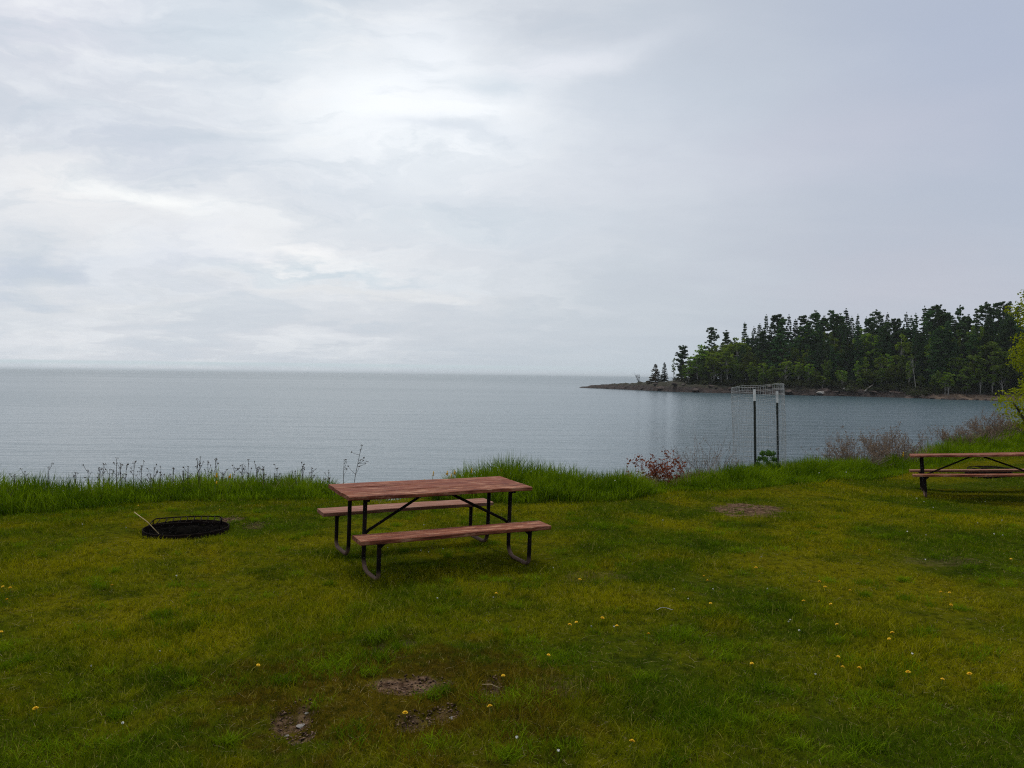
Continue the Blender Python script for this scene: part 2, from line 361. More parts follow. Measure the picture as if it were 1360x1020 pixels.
class MB:
    def __init__(s): s.v = []; s.f = []
    def add(s, v, f):
        k = len(s.v); s.v += [tuple(p) for p in v]; s.f += [tuple(i + k for i in q) for q in f]
    def tube(s, pts, rad, n=8, cap=True):
        pts = [Vector(p) for p in pts]
        if not hasattr(rad, '__len__'): rad = [rad] * len(pts)
        v = []; f = []; ref = None
        for i, p in enumerate(pts):
            d = (pts[min(i + 1, len(pts) - 1)] - pts[max(i - 1, 0)]).normalized()
            if ref is None: ref = Vector((0, 0, 1)) if abs(d.z) < .9 else Vector((1, 0, 0))
            a = d.cross(ref).normalized(); ref = a.cross(d).normalized()
            for j in range(n):
                an = 2 * math.pi * j / n; v.append(p + (a * math.cos(an) + ref * math.sin(an)) * rad[i])
        for i in range(len(pts) - 1):
            for j in range(n): f.append((i * n + j, i * n + (j + 1) % n, (i + 1) * n + (j + 1) % n, (i + 1) * n + j))
        if cap: f.append(tuple(range(n - 1, -1, -1))); f.append(tuple((len(pts) - 1) * n + j for j in range(n)))
        s.add(v, f)
    def box(s, x0, x1, y0, y1, z0, z1):
        v = [(x0, y0, z0), (x1, y0, z0), (x1, y1, z0), (x0, y1, z0), (x0, y0, z1), (x1, y0, z1), (x1, y1, z1), (x0, y1, z1)]
        s.add(v, [(0, 3, 2, 1), (4, 5, 6, 7), (0, 1, 5, 4), (1, 2, 6, 5), (2, 3, 7, 6), (3, 0, 4, 7)])
    def plank(s, x0, x1, y0, y1, z0, z1, rnd, b=.005, n=16):
        """board with eased edges, a slight bow and worn ends"""
        prof = [(y0 + b, z0), (y1 - b, z0), (y1, z0 + b), (y1, z1 - b), (y1 - b, z1), (y0 + b, z1), (y0, z1 - b), (y0, z0 + b)]
        ph = rnd.uniform(0, 6); am = rnd.uniform(.001, .003); v = []; f = []
        for i in range(n + 1):
            x = x0 + (x1 - x0) * i / n; e = (.0015 * rnd.random()) if 0 < i < n else 0
            if i == 0: x += rnd.uniform(0, .008)
            if i == n: x -= rnd.uniform(0, .008)
            dz = am * math.sin(ph + i * .45); dy = am * math.cos(ph * 2 + i * .3)
            for (y, z) in prof: v.append((x, y + dy + rnd.uniform(-.0008, .0008), z + dz))
        for i in range(n):
            for j in range(8): f.append((i * 8 + j, (i + 1) * 8 + j, (i + 1) * 8 + (j + 1) % 8, i * 8 + (j + 1) % 8))
        f.append(tuple(range(8))); f.append(tuple(n * 8 + j for j in range(7, -1, -1))); s.add(v, f)
    def build(s, name, mat, parent=None, smooth=False):
        me = bpy.data.meshes.new(name); me.from_pydata([tuple(p) for p in s.v], [], s.f); me.update()
        me.materials.append(mat)
        if smooth: me.polygons.foreach_set('use_smooth', [True] * len(me.polygons))
        o = bpy.data.objects.new(name, me); col.objects.link(o)
        if parent: o.parent = parent
        return o
def copy_tree(r):
    c2 = r.copy(); col.objects.link(c2)
    for ch in r.children:
        k = ch.copy(); col.objects.link(k); k.parent = c2
        for g in ch.children:
            q = g.copy(); col.objects.link(q); q.parent = k
    return c2

# ------------------------------------------------------------------ terrain
INX = [-40, -12, -6.8, -5.0, -2.9, -1.4, .92, 2.3, 2.9, 4.15, 5.8, 8.9, 13.2, 16, 20, 30, 60]
INY = [7.5, 9.7, 10.45, 11.45, 12.0, 12.05, 12.0, 12.7, 13.3, 13.5, 15.1, 17.5, 20.3, 22.5, 26, 29, 40]
EDX = [-40, -12, -6.8, -5.0, -2.9, -2.3, -1.9, -1.4, .92, 2.3, 2.9, 4.15, 5.65, 8.3, 12.75, 16, 20, 30, 60]
EDY = [8.6, 10.9, 11.8, 12.8, 13.1, 12.5, 12.4, 12.9, 13.7, 14.1, 14.5, 15.2, 16.7, 19.0, 22.4, 25.5, 29.5, 33, 44]
def inner(x): return np.interp(x, INX, INY)
def edge(x): return np.interp(x, EDX, EDY)
def smst(x, a, b):
    q = np.clip((x - a) / (b - a), 0, 1); return q * q * (3 - 2 * q)
def vnoise(x, y, s, seed=0):
    """cheap smooth value noise"""
    x = np.asarray(x, float) * s; y = np.asarray(y, float) * s
    xi = np.floor(x).astype(np.int64); yi = np.floor(y).astype(np.int64); fx = x - xi; fy = y - yi
    fx = fx * fx * (3 - 2 * fx); fy = fy * fy * (3 - 2 * fy)
    def hsh(a, b):
        q = np.sin(a * 127.1 + b * 311.7 + seed * 74.7) * 43758.5453; return q - np.floor(q)
    return (hsh(xi, yi) * (1 - fx) + hsh(xi + 1, yi) * fx) * (1 - fy) + (hsh(xi, yi + 1) * (1 - fx) + hsh(xi + 1, yi + 1) * fx) * fy
FIRE = [(ground(247, 706), .49), (ground(1313, 638, -.19), .46)]
def gz(x, y):
    x = np.asarray(x, float); y = np.asarray(y, float)
    d = y - edge(x)
    z = (vnoise(x, y, .45, 1) - .5) * .07 + (vnoise(x, y, 1.4, 2) - .5) * .03
    z = z - .20 * smst(x, 4.5, 8.2) * smst(y, 9, 13) + .068 * np.clip(x - 8.4, 0, 9) * smst(y, 9, 13)
    for g_, r_ in FIRE: z = z - .24 * (1 - smst(np.hypot(x - g_[0], y - g_[1]), r_ * .80, r_ * 1.02))
    for (bx, by, rx, ry, k) in BAREW[:8]:
        z = z - (.09 if rx < .13 else .035) * k * np.exp(-(((x - bx) / rx) ** 2 + ((y - by) / ry) ** 2))
    z = z - .12 * smst(d, -.8, 0) - 3.4 * smst(d, -.1, 3.4) - 3 * smst(d, 3.0, 30)
    return z
def hit(px, py, dz=0.0):
    z_ = 0.0
    for _ in range(5): g_ = ground(px, py, z_ + dz); z_ = float(gz(g_.x, g_.y))
    return ground(px, py, z_ + dz)
def grid(xs, ys, fz, name, mat):
    gx, gy = np.meshgrid(xs, ys); V = np.stack([gx, gy, fz(gx, gy)], -1).reshape(-1, 3)
    nx, ny = len(xs), len(ys); i = np.arange((ny - 1) * (nx - 1)); r = i // (nx - 1); q = i % (nx - 1); a = r * nx + q
    return mesh_np(name, V, np.stack([a, a + 1, a + nx + 1, a + nx], -1), mat, smooth=True)
xs = np.unique(np.concatenate([np.linspace(-60, -14, 24), np.arange(-14, -4, .14), np.arange(-4, 4, .06), np.arange(4, 22, .14), np.linspace(22, 80, 30)]))
ys = np.unique(np.concatenate([np.linspace(-40, 2.5, 16), np.arange(2.5, 7, .06), np.arange(7, 26, .14), np.linspace(26, 100, 50)]))
tag(grid(xs, ys, gz, 'ground', MAT['soil']), 'mown lawn ground running out to the top of the lake bank', kind='structure')

# lake
wv = np.array([(-60000, -2000, WATERZ), (60000, -2000, WATERZ), (60000, 90000, WATERZ), (-60000, 90000, WATERZ)])
tag(mesh_np('lake', wv, np.array([[0, 1, 2, 3]]), MAT['water']), 'calm grey lake reaching to the horizon', kind='structure')

# headland across the bay
SH = [(765, 314), (800, 298), (840, 278), (870, 262), (900, 250), (940, 244), (975, 240), (1050, 226), (1140, 219), (1200, 211), (1260, 197), (1360, 190), (1480, 180), (1620, 170)]
FX = [(px - 680) / FPX * y for px, y in SH]; FY = [y for px, y in SH]
cum = np.concatenate([[0], np.cumsum(np.hypot(np.diff(FX), np.diff(FY)))]); SL = cum[-1]
def front(s): return np.interp(s, cum, FX), np.interp(s, cum, FY)
def land(s, t):
    """s along the front shore, t metres inland -> x, y, z"""
    fx, fy = front(s); wid = np.interp(s, [0, 6, 30, 80, 140, SL], [.8, 7, 24, 60, 95, 120])
    tt = np.minimum(t, wid * 1.08)
    x = fx + tt * .34; y = fy + tt * .94
    topz = np.interp(s, [0, 5, 20, 45, 70, 110, SL], [.25, .6, 1.5, 2.6, 3.2, 3.8, 4.2]) + np.interp(s, [50, 90], [0, 1]) * smst(tt, 12, 45) * 4
    rock = 1 - smst(tt, 9, 16)
    nz = (vnoise(x, y, .22, 5) - .5) * 1.1 + (vnoise(x, y, .7, 6) - .5) * .8 + (vnoise(x, y, 1.9, 8) - .5) * .35
    rise = np.interp(s, [0, 10, 40, 70, 100, 130, 150, SL], [3.5, 4, 7, 5, 4.5, 6, 12, 14])
    topz = topz * np.interp(s, [0, 60, 85, SL], [1, 1, .6, .6])
    z = -1.2 + (topz + 1.2) * smst(tt, -2.5, rise) + nz * rock * np.minimum(1, topz / 2.0) * smst(tt, -1.5, 2)
    z = np.where(tt > wid * .9, z - (topz + 2) * smst(tt, wid * .9, wid * 1.07), z)
    return x, y, WATERZ + z
sg = np.unique(np.concatenate([np.linspace(0, 150, 360), np.linspace(150, SL, 120)]))
tg = np.unique(np.concatenate([np.linspace(-3, 18, 46), np.linspace(18, 130, 60)]))
S, T = np.meshgrid(sg, tg); lx, ly, lz = land(S, T); V = np.stack([lx, ly, lz], -1).reshape(-1, 3)
nx, ny = len(sg), len(tg); i = np.arange((ny - 1) * (nx - 1)); r = i // (nx - 1); q = i % (nx - 1); a = r * nx + q
mt, t, o = new_mat('headland_rock'); p = pos(t)
n1 = t.noise(t.mapv(p, scale=(1, 1, 2.2)), .5, 9, .68, .4); n2 = t.noise(p, .12, 5, .6); n3 = t.noise(p, 1.7, 5, .6)
cc = t.mix(t.ss(n1, .32, .68), (.007, .006, .006), (.040, .026, .022))
cc = t.mix(t.math('MULTIPLY', t.ss(n3, .60, .75), .35), cc, (.09, .06, .05))
sp = t.n.new('ShaderNodeSeparateXYZ'); t.l.new(p, sp.inputs[0])
cc = t.mix(t.math('MULTIPLY', t.ss(t.math('ADD', sp.outputs[2], t.math('MULTIPLY', n2, 1.2)), -1.3, -.2), .85), cc, (.022, .022, .010))
cc = t.mix(t.ss(t.math('ADD', sp.outputs[2], t.math('MULTIPLY', n1, .8)), -2.2, -2.7), cc, (.012, .010, .010))
sandm = t.math('MULTIPLY', t.ss(sp.outputs[0], 108, 112), t.ss(t.math('ADD', sp.outputs[2], t.math('MULTIPLY', n1, .3)), -1.35, -1.7))
cc = t.mix(sandm, cc, (.15, .105, .075))
principled(t, o, cc, .85, .2, 0, bump(t, n1, 1, .8))
hl = mesh_np('headland', V, np.stack([a, a + 1, a + nx + 1, a + nx], -1), mt)
tag(hl, 'low dark rocky headland across the bay', kind='structure')

# ------------------------------------------------------------------ grass
rng = np.random.default_rng(7)
def blades(name, x, y, h, wd, lean, seg, mat, zf=gz, curl=1.0):
    n = len(x); az = rng.uniform(0, 2 * np.pi, n); la = rng.uniform(0, 2 * np.pi, n)
    z = zf(x, y) - .004
    dx, dy = np.cos(az), np.sin(az); lx_, ly_ = np.cos(la) * lean, np.sin(la) * lean
    tint = rng.random(n); rows = []
    for k in range(seg):
        f = k / seg; wk = wd * (1 - .55 * f ** 1.5); b = f ** (1.6) * h * curl; zz = h * f * (1 - .25 * np.minimum(lean, 1.2) * f)
        cx, cy = x + lx_ * b, y + ly_ * b
        rows.append(np.stack([cx - dx * wk / 2, cy - dy * wk / 2, z + zz], -1)); rows.append(np.stack([cx + dx * wk / 2, cy + dy * wk / 2, z + zz], -1))
    b = h * curl; rows.append(np.stack([x + lx_ * b, y + ly_ * b, z + h * (1 - .25 * np.minimum(lean, 1.2))], -1))
    V = np.stack(rows, 1); per = V.shape[1]; base = np.arange(n)[:, None] * per
    tris = []
    for k in range(seg - 1): tris += [(2 * k, 2 * k + 1, 2 * k + 3), (2 * k, 2 * k + 3, 2 * k + 2)]
    tris.append((2 * seg - 2, 2 * seg - 1, 2 * seg))
    F = (base[:, None, :] + np.array(tris)[None]).reshape(-1, 3)
    return mesh_np(name, V.reshape(-1, 3), F, mat, tint=np.repeat(tint, per))
def bare(x, y):
    mk = np.zeros_like(x); nn = (vnoise(x, y, 4.0, 9) - .5) * 1.6 + (vnoise(x, y, 13, 11) - .5) * 1.6
    for (bx, by, rx, ry, k) in BAREW:
        q = ((x - bx) / rx) ** 2 + ((y - by) / ry) ** 2
        mk = np.maximum(mk, k * (1 - smst(q + nn, .5, 1.4)))
    for g_, r_ in FIRE: mk = np.where(np.hypot(x - g_.x, y - g_.y) < r_ * .99, 1.05, mk)
    return mk
def lawn_pts(y0, y1, rho, side):
    ar = (y1 - y0) * (1.56 * (y0 + y1) / 2 * .9 + 2 * side); n = int(rho * ar)
    y = rng.uniform(y0, y1, n); hw = .70 * y1 + side; x = rng.uniform(-hw, hw, int(n)); 
    k = (y < edge(x) + .4) & (rng.random(len(x)) > bare(x, y) * .96)
    for g, r in FIRE: k &= np.hypot(x - g.x, y - g.y) > r * .98
    return x[k], y[k]
XS, YS, HS, WS = [], [], [], []
for y0, y1, rho, w0, h0 in [(2.9, 4.5, 8500, .0036, .048), (4.5, 6, 7000, .0040, .046), (6, 8, 5000, .0046, .043), (8, 10.5, 3200, .0056, .040), (10.5, 14, 1900, .0078, .042), (14, 25, 800, .012, .045)]:
    x, y = lawn_pts(y0, y1, rho, 1.0)
    cl = vnoise(x, y, 1.1, 21) * .55 + vnoise(x, y, 4.5, 22) * .45
    h = h0 * (.22 + 1.75 * cl ** 1.7) * rng.uniform(.55, 1.5, len(x))
    lo = rng.random(len(x)) < .02; h = np.where(lo, h * 2.0, h)
    h = h * (1 - .5 * bare(x, y))
    XS.append(x); YS.append(y); HS.append(h); WS.append(w0 * rng.uniform(.6, 1.3, len(x)))
x, y, h, wd = map(np.concatenate, (XS, YS, HS, WS))
tag(blades('lawn_grass', x, y, h, wd, rng.uniform(.1, 1.3, len(x)), 2, MAT['blade']), 'short mown olive and green grass of the lawn', kind='stuff')

def strip(x0, x1, rho, h0f, name, label, wd=.0115, inset=0.0):
    n = int((x1 - x0) * 2.2 * rho); x = rng.uniform(x0, x1, n); f = rng.random(n)
    wig = (vnoise(x, x * 0, 1.2, 31) - .5) * .45
    yi = inner(x) + wig + inset; ye = edge(x) + .35; y = yi + (ye - yi) * f
    cl = vnoise(x, y, 1.4, 33) * .45 + vnoise(x, y, 4.5, 34) * .55
    h = np.interp(x, *h0f) * (.25 + 1.25 * cl) * rng.uniform(.35, 1.2, n) * (.45 + .55 * smst(f, 0, .35))
    k = h > .03; x, y, h = x[k], y[k], h[k]
    o = blades(name, x, y, h, wd * rng.uniform(.6, 1.3, len(x)), rng.uniform(.05, .95, len(x)) ** 1.3, 4, MAT['tall'], curl=1.0)
    tag(o, label, kind='stuff'); return o
strip(-14, -2.55, 1700, ([-14, -7, -6, -5, -4, -3.1, -2.5], [.56, .54, .48, .41, .39, .35, .12]), 'tall_grass', 'tall unmown grass along the bank on the left')
strip(-1.75, 2.75, 2500, ([-1.75, -1.3, -.8, 0, .9, 1.7, 2.3, 2.75], [.10, .27, .50, .53, .51, .46, .36, .12]), 'tall_grass', 'tallest thick clump of grass on the bank behind the table')
strip(2.75, 9.2, 2000, ([2.75, 3.3, 4, 5, 5.7, 7, 9.2], [.16, .26, .34, .36, .36, .36, .30]), 'tall_grass', 'unmown green grass below the wire cage and bare bushes')
strip(9.2, 19, 900, ([9.2, 9.8, 10.6, 11.2, 12.5, 19], [.32, .26, .32, .38, .40, .36]), 'tall_grass', 'grassy mound at the bank edge behind the far table', .012)
def tufts(n, y0, y1, name, label):
    tx, ty = [], []
    for k in range(n):
        if k < 9: g_ = ground(*[(690, 935), (430, 893), (470, 880), (745, 880), (900, 850), (60, 1000), (1150, 930), (930, 960), (250, 830)][k]); cx, cy, m_, sp_ = g_.x, g_.y, 420, .12
        else:
            cy = rng.uniform(y0, y1); cx = rng.uniform(-1, 1) * (.7 * cy + .5); m_ = int(rng.uniform(30, 150)); sp_ = rng.uniform(.025, .08)
        tx.append(rng.normal(cx, sp_, m_)); ty.append(rng.normal(cy, sp_ * .8, m_))
    tx, ty = np.concatenate(tx), np.concatenate(ty); kk = bare(tx, ty) < .4; tx, ty = tx[kk], ty[kk]
    o_ = blades(name, tx, ty, rng.uniform(.03, .085, len(tx)), .0042 * np.ones(len(tx)), rng.uniform(.2, 1.3, len(tx)), 3, MAT['tall']); tag(o_, label, kind='stuff')
tufts(330, 3.3, 11, 'grass_tufts', 'longer tufts of grass scattered through the mown lawn')
strip(-2.6, -1.7, 500, ([-2.6, -1.7], [.16, .16]), 'short_bank_grass', 'thin low grass in the gap of the bank behind the table')
# straw coloured dead blades mixed in at the edge
n = 5200; x = rng.uniform(-9, 13, n); y = edge(x) - rng.uniform(-.2, .9, n)
tag(blades('dead_grass', x, y, rng.uniform(.15, .5, n) * np.interp(x, [-9, -3, -2.5, -1.6, -1, 2, 3, 12], [1, .8, .3, .3, 1, 1, .7, .8]), .005 * np.ones(n), rng.uniform(.1, 1.0, n), 3, MAT['dead']), 'straw coloured dead blades along the bank edge', kind='stuff')

# ------------------------------------------------------------------ picnic tables
def make_table(seed, sheen_bench=True, L=2.02, U=.805):
    R = random.Random(seed); r_ = root('picnic_table')
    Wd = .745; T = .76; HB = .43
    mb = MB(); pw = (Wd - .024) / 3
    for i in range(3): mb.plank(-L / 2 + R.uniform(0, .006), L / 2 - R.uniform(0, .006), -Wd / 2 + i * (pw + .012), -Wd / 2 + i * (pw + .012) + pw, T - .038, T, R)
    mb.build('tabletop', MAT['plank'], r_)
    for s in (-1, 1):
        mb = MB(); y0, y1 = (s * .517, s * .782) if s > 0 else (-.782, -.517)
        mb.plank(-L / 2, L / 2, y0, y1, HB - .040, HB, R)
        mb.build('bench_seat', MAT['plank_sheen'] if (s > 0 and sheen_bench) else MAT['plank'], r_)
    for su in (-1, 1):
        for sv in (-1, 1):
            mb = MB(); rr = .021; pts = [(su * U, sv * .25, T - .045)]; rb = .13
            pts.append((su * U, sv * .25, .02 + rb))
            for k in range(1, 7):
                an = math.pi / 2 * k / 6; pts.append((su * U, sv * (.25 + rb * (1 - math.cos(an))), rr + rb * (1 - math.sin(an))))
            rb2 = .07
            for k in range(0, 6):
                an = math.pi / 2 * k / 5; pts.append((su * U, sv * (.70 - rb2 + rb2 * math.sin(an)), rr + rb2 * (1 - math.cos(an))))
            pts.append((su * U, sv * .70, HB - .043)); mb.tube(pts, rr, 12)
            leg = mb.build('leg', MAT['steel'], r_, True)
            mb = MB()      # gusset plate and flange that carry the seat
            mb.box(su * U - .05, su * U + .05, sv * .65 - .12, sv * .65 + .12, HB - .047, HB - .0415)
            q = -su
            mb.add([(su * U + q * .018, sv * .70 - .004, HB - .048), (su * U + q * .075, sv * .70 - .004, HB - .048), (su * U + q * .018, sv * .70 - .004, HB - .10),
                    (su * U + q * .018, sv * .70 + .004, HB - .048), (su * U + q * .075, sv * .70 + .004, HB - .048), (su * U + q * .018, sv * .70 + .004, HB - .10)],
                   [(0, 1, 2), (5, 4, 3), (0, 3, 4, 1), (1, 4, 5, 2), (2, 5, 3, 0)])
            mb.build('bracket', MAT['steel'], leg)
        mb = MB(); mb.box(su * U - .018, su * U + .018, -.34, .34, T - .062, T - .042); mb.build('crossbar', MAT['steel'], r_)
        mb = MB(); mb.tube([(su * (U - .01), -.235, .36), (su * (U - .05), -.228, .395), (su * .17, -.12, T - .075), (su * .10, -.11, T - .050)], .015, 8)
        mb.build('brace', MAT['steel'], r_, True)
    mb = MB(); mb.box(-.13, .13, -.34, .34, T - .048, T - .0385); mb.build('centre_plate', MAT['steel'], r_)
    mb = MB()
    for s in (-1, 1):
        mb.box(-L / 2 - .006, -L / 2 - .001, s * .65 - .15, s * .65 + .09, HB - .050, HB - .022)
    return r_
t1 = make_table(3)
R3 = Matrix.Rotation(.498, 4, 'Z') @ Matrix.Rotation(.009, 4, 'Y') @ Matrix.Rotation(.039, 4, 'X')
t1.location = (-.848, 8.254, .011); t1.rotation_euler = R3.to_euler()
tag(t1, 'nearer red plank picnic table with attached benches on black tube legs, mid lawn', 'picnic table', 'red picnic tables on the lawn')
t2 = make_table(8, True, 2.2, .90)
t2.location = (8.651, 14.452, -.169); t2.rotation_euler = (Matrix.Rotation(-.426, 4, 'Z') @ Matrix.Rotation(-.068, 4, 'Y') @ Matrix.Rotation(-.043, 4, 'X')).to_euler()
tag(t2, 'farther red plank picnic table cut off by the right edge of the photo', 'picnic table', 'red picnic tables on the lawn')

# ------------------------------------------------------------------ fire rings
def fire_ring(loc, rad, label, rz, tilt=0.0, hg=.085, seed=1):
    R = random.Random(seed); r_ = root('fire_ring', loc, rz)
    mb = MB(); n = 48; v = []; f = []; top = .055; prof = [(rad, -.09), (rad, top), (rad - .007, top + .004), (rad - .012, top), (rad - .012, -.12)]
    for i in range(n):
        a_ = 2 * math.pi * i / n; wv_ = .006 * math.sin(3 * a_ + 1)
        for (q, z) in prof: v.append(((q + wv_) * math.cos(a_), (q + wv_) * math.sin(a_), z))
    m_ = len(prof)
    for i in range(n):
        for j in range(m_ - 1): f.append((i * m_ + j, ((i + 1) % n) * m_ + j, ((i + 1) % n) * m_ + j + 1, i * m_ + j + 1))
    mb.add(v, f); mb.build('ring', MAT['iron'], r_, False)
    # bed of charcoal and ash
    mb = MB(); v = [(0, 0, -.05)]; f = []; rings = 9
    for k in range(1, rings + 1):
        for i in range(n):
            a_ = 2 * math.pi * i / n; rr = (rad - .014) * k / rings
            v.append((rr * math.cos(a_), rr * math.sin(a_), .00 - .05 * (1 - k / rings) + R.uniform(-.018, .018) + .012 * math.sin(3 * a_)))
    for i in range(n): f.append((0, 1 + i, 1 + (i + 1) % n))
    for k in range(rings - 1):
        for i in range(n): f.append((1 + k * n + i, 1 + (k + 1) * n + i, 1 + (k + 1) * n + (i + 1) % n, 1 + k * n + (i + 1) % n))
    mb.add(v, f); mb.build('ash_bed', MAT['ash'], r_)
    # swing grate of round bar: bent side rails, cross bars
    mb = MB(); gw = rad * .80; gd = rad * .42; z0 = top; z1 = top + hg
    for s in (-1, 1):
        mb.tube([(-gw, s * gd, z0 - .02), (-gw, s * gd, z1 - .03), (-gw + .03, s * gd, z1 - .006), (-gw * .3, s * gd, z1 + .004), (gw * .4, s * gd, z1 + .004), (gw - .03, s * gd, z1 - .006), (gw, s * gd, z1 - .03), (gw, s * gd, z0 - .02)], .008, 6)
    for k in range(9):
        x_ = -gw + .08 + (2 * gw - .16) * k / 8
        mb.tube([(x_, -gd, z1), (x_ + .015, 0, z1 + .005), (x_, gd, z1)], .0055, 6)
    mb.tube([(-gw, -gd, z1 - .02), (-gw, gd, z1 - .02)], .007, 6); mb.tube([(gw, -gd, z1 - .02), (gw, gd, z1 - .02)], .007, 6)
    mb.tube([(gw * .2, gd, z1), (gw * .2, gd, z0 - .02)], .007, 6); mb.tube([(gw * .2, -gd, z1 + .015), (gw * .5, -gd, z1 + .015)], .007, 6)
    mb.build('cooking_grate', MAT['iron'], r_, True)
    return tag(r_, label, 'fire ring', 'iron fire rings in the lawn')
g = FIRE[0][0]; fire_ring((g.x, g.y, float(gz(g.x, g.y + .8)) - .03), .49, 'sunken black iron fire ring with grate, left of the nearer table', .30, seed=2)
g = FIRE[1][0]; fire_ring((g.x, g.y, float(gz(g.x, g.y + .7)) + .03), .44, 'black fire ring behind the seat of the farther picnic table', .1, seed=5)
# pale stick leaning over the ring
mb = MB(); a_ = ground(211, 709, .07); b_ = at_depth(178, 680, a_.y + .12)
mb.tube([a_, a_.lerp(b_, .5) + Vector((.01, 0, .012)), b_], [.004, .005, .005], 6)
tag(mb.build('stick', MAT['stick'], None, True), 'thin pale stick leaning over the rim of the left fire ring', 'stick')
mb = MB(); a_ = ground(640, 909, .05); b_ = ground(664, 914, .03); mb.tube([a_, (a_ + b_) / 2 + Vector((0, .01, .008)), b_], [.0025, .003, .002], 6)
tag(mb.build('twig', MAT['stick'], None, True), 'short pale twig lying in the grass near the bottom centre', 'twig')
mb = MB(); pts = [ground(px, py, .045) for px, py in [(872, 810), (878, 807), (884, 807), (890, 809), (894, 810)]]; mb.tube(pts, .0018, 6)
tag(mb.build('string', MAT['string'], None, True), 'curl of pale string lying in the mown grass', 'string')

# ------------------------------------------------------------------ wire cage on two posts
def make_cage():
    yc = 16.35; c0 = at_depth(1006, 560, yc); rad = .54; zg = float(gz(c0.x, yc))
    r_ = root('wire_cage', (c0.x, yc, zg)); H = 1.78 - zg; tilt = .085
    mb = MB(); nv = 68; nh = int(H / .102)
    def P(a, z):
        wob_ = .012 * math.sin(5 * a + z * 3) + .02 * math.sin(2 * a) * (z / H)
        x = (rad + wob_) * math.cos(a); y = (rad + wob_) * .9 * math.sin(a)
        return Vector((x - .05 * (H - z) * -.6, y, z + x * tilt * (z / H) + .012 * math.sin(4 * a) * (z / H)))
    for i in range(nv):
        a = 2 * math.pi * i / nv; mb.tube([P(a + .02 * math.sin(i * 3.1 + z * 9), z) for z in np.linspace(H, .1, 9)], .0022, 4, False)
    for k in range(nh + 1):
        z = H - k * .102
        mb.tube([P(2 * math.pi * j / 48, z) for j in range(49)], .0026, 4, False)
    mb.build('wire_mesh', MAT['rustw'], r_, True)
    for px, pyt, yy in [(1002, 517, 15.85), (1032, 519.5, 15.95)]:
        tp = at_depth(px, pyt, yy); bx = at_depth(px + 2.3, 620, yy); L_ = tp - Vector((c0.x, yc, zg)); B_ = bx - Vector((c0.x, yc, zg)); B_.z = -.3
        up_ = (L_ - B_); mid = L_ - up_ * (.235 / up_.length)
        def tsec(p0, p1, name, mat, par, e):
            m2 = MB()      # T-shaped section post
            for (ax, bx_, ay, by_) in ((-.022 - e, .022 + e, -.004 - e, .004 + e), (-.004 - e, .004 + e, .004 + e, .036 + e)):
                v = [p + Vector((qx, qy, 0)) for p in (p0, p1) for qx, qy in ((ax, ay), (bx_, ay), (bx_, by_), (ax, by_))]
                m2.add(v, [(3, 2, 1, 0), (4, 5, 6, 7), (0, 1, 5, 4), (1, 2, 6, 5), (2, 3, 7, 6), (3, 0, 4, 7)])
            if name == 'post':
                for k in range(24):
                    p = p0.lerp(p1, (k + .5) / 24); m2.box(p.x - .006, p.x + .006, p.y - .011, p.y - .004, p.z - .008, p.z + .008)
            return m2.build(name, mat, par)
        pp = tsec(B_, mid, 'post', MAT['post_dark'], r_, 0)
        tsec(mid, L_, 'white_tip', MAT['post_white'], pp, .0015)
    return tag(r_, 'galvanised wire plant cage on two dark white-tipped steel posts at the bank', 'wire cage')
make_cage()

# ------------------------------------------------------------------ leaf clouds
def tri_cloud(C, size, rg, flat=1.0, quads=False):
    """one small leaf-like face per centre C"""
    n = len(C); a = rg.normal(size=(n, 3)); a[:, 2] *= flat; a /= np.linalg.norm(a, axis=1)[:, None] + 1e-9
    b = rg.normal(size=(n, 3)); b[:, 2] *= flat; b -= (b * a).sum(1)[:, None] * a; b /= np.linalg.norm(b, axis=1)[:, None] + 1e-9
    s = (size * rg.uniform(.6, 1.35, n))[:, None]
    if quads:
        V = np.stack([C - a * s * .6, C - b * s * .32, C + a * s * .6, C + b * s * .32], 1); per = 4
    else:
        V = np.stack([C - a * s * .6 - b * s * .3, C + a * s * .6 - b * s * .1, C + b * s * .55], 1); per = 3
    F = np.arange(n * per).reshape(n, per)
    return V.reshape(-1, 3), F, np.repeat(rg.random(n), per)
def puffs(centres, radii, per, rg, zs=.45):
    out = []
    for c_, r_ in zip(centres, radii):
        k = max(3, int(per * r_ * r_)); d = rg.normal(size=(k, 3)); d /= np.linalg.norm(d, axis=1)[:, None]
        d *= (rg.random(k) ** .45)[:, None] * r_; d[:, 2] *= zs; out.append(d + np.asarray(c_))
    return np.concatenate(out)
def tree_obj(name, trunk_mb, crown, barkm, leafm):
    r_ = root(name); trunk_mb.build('trunk', barkm, r_, True); V_, F_, T_ = crown
    mesh_np('crown', V_, F_, leafm, r_, T_); return r_
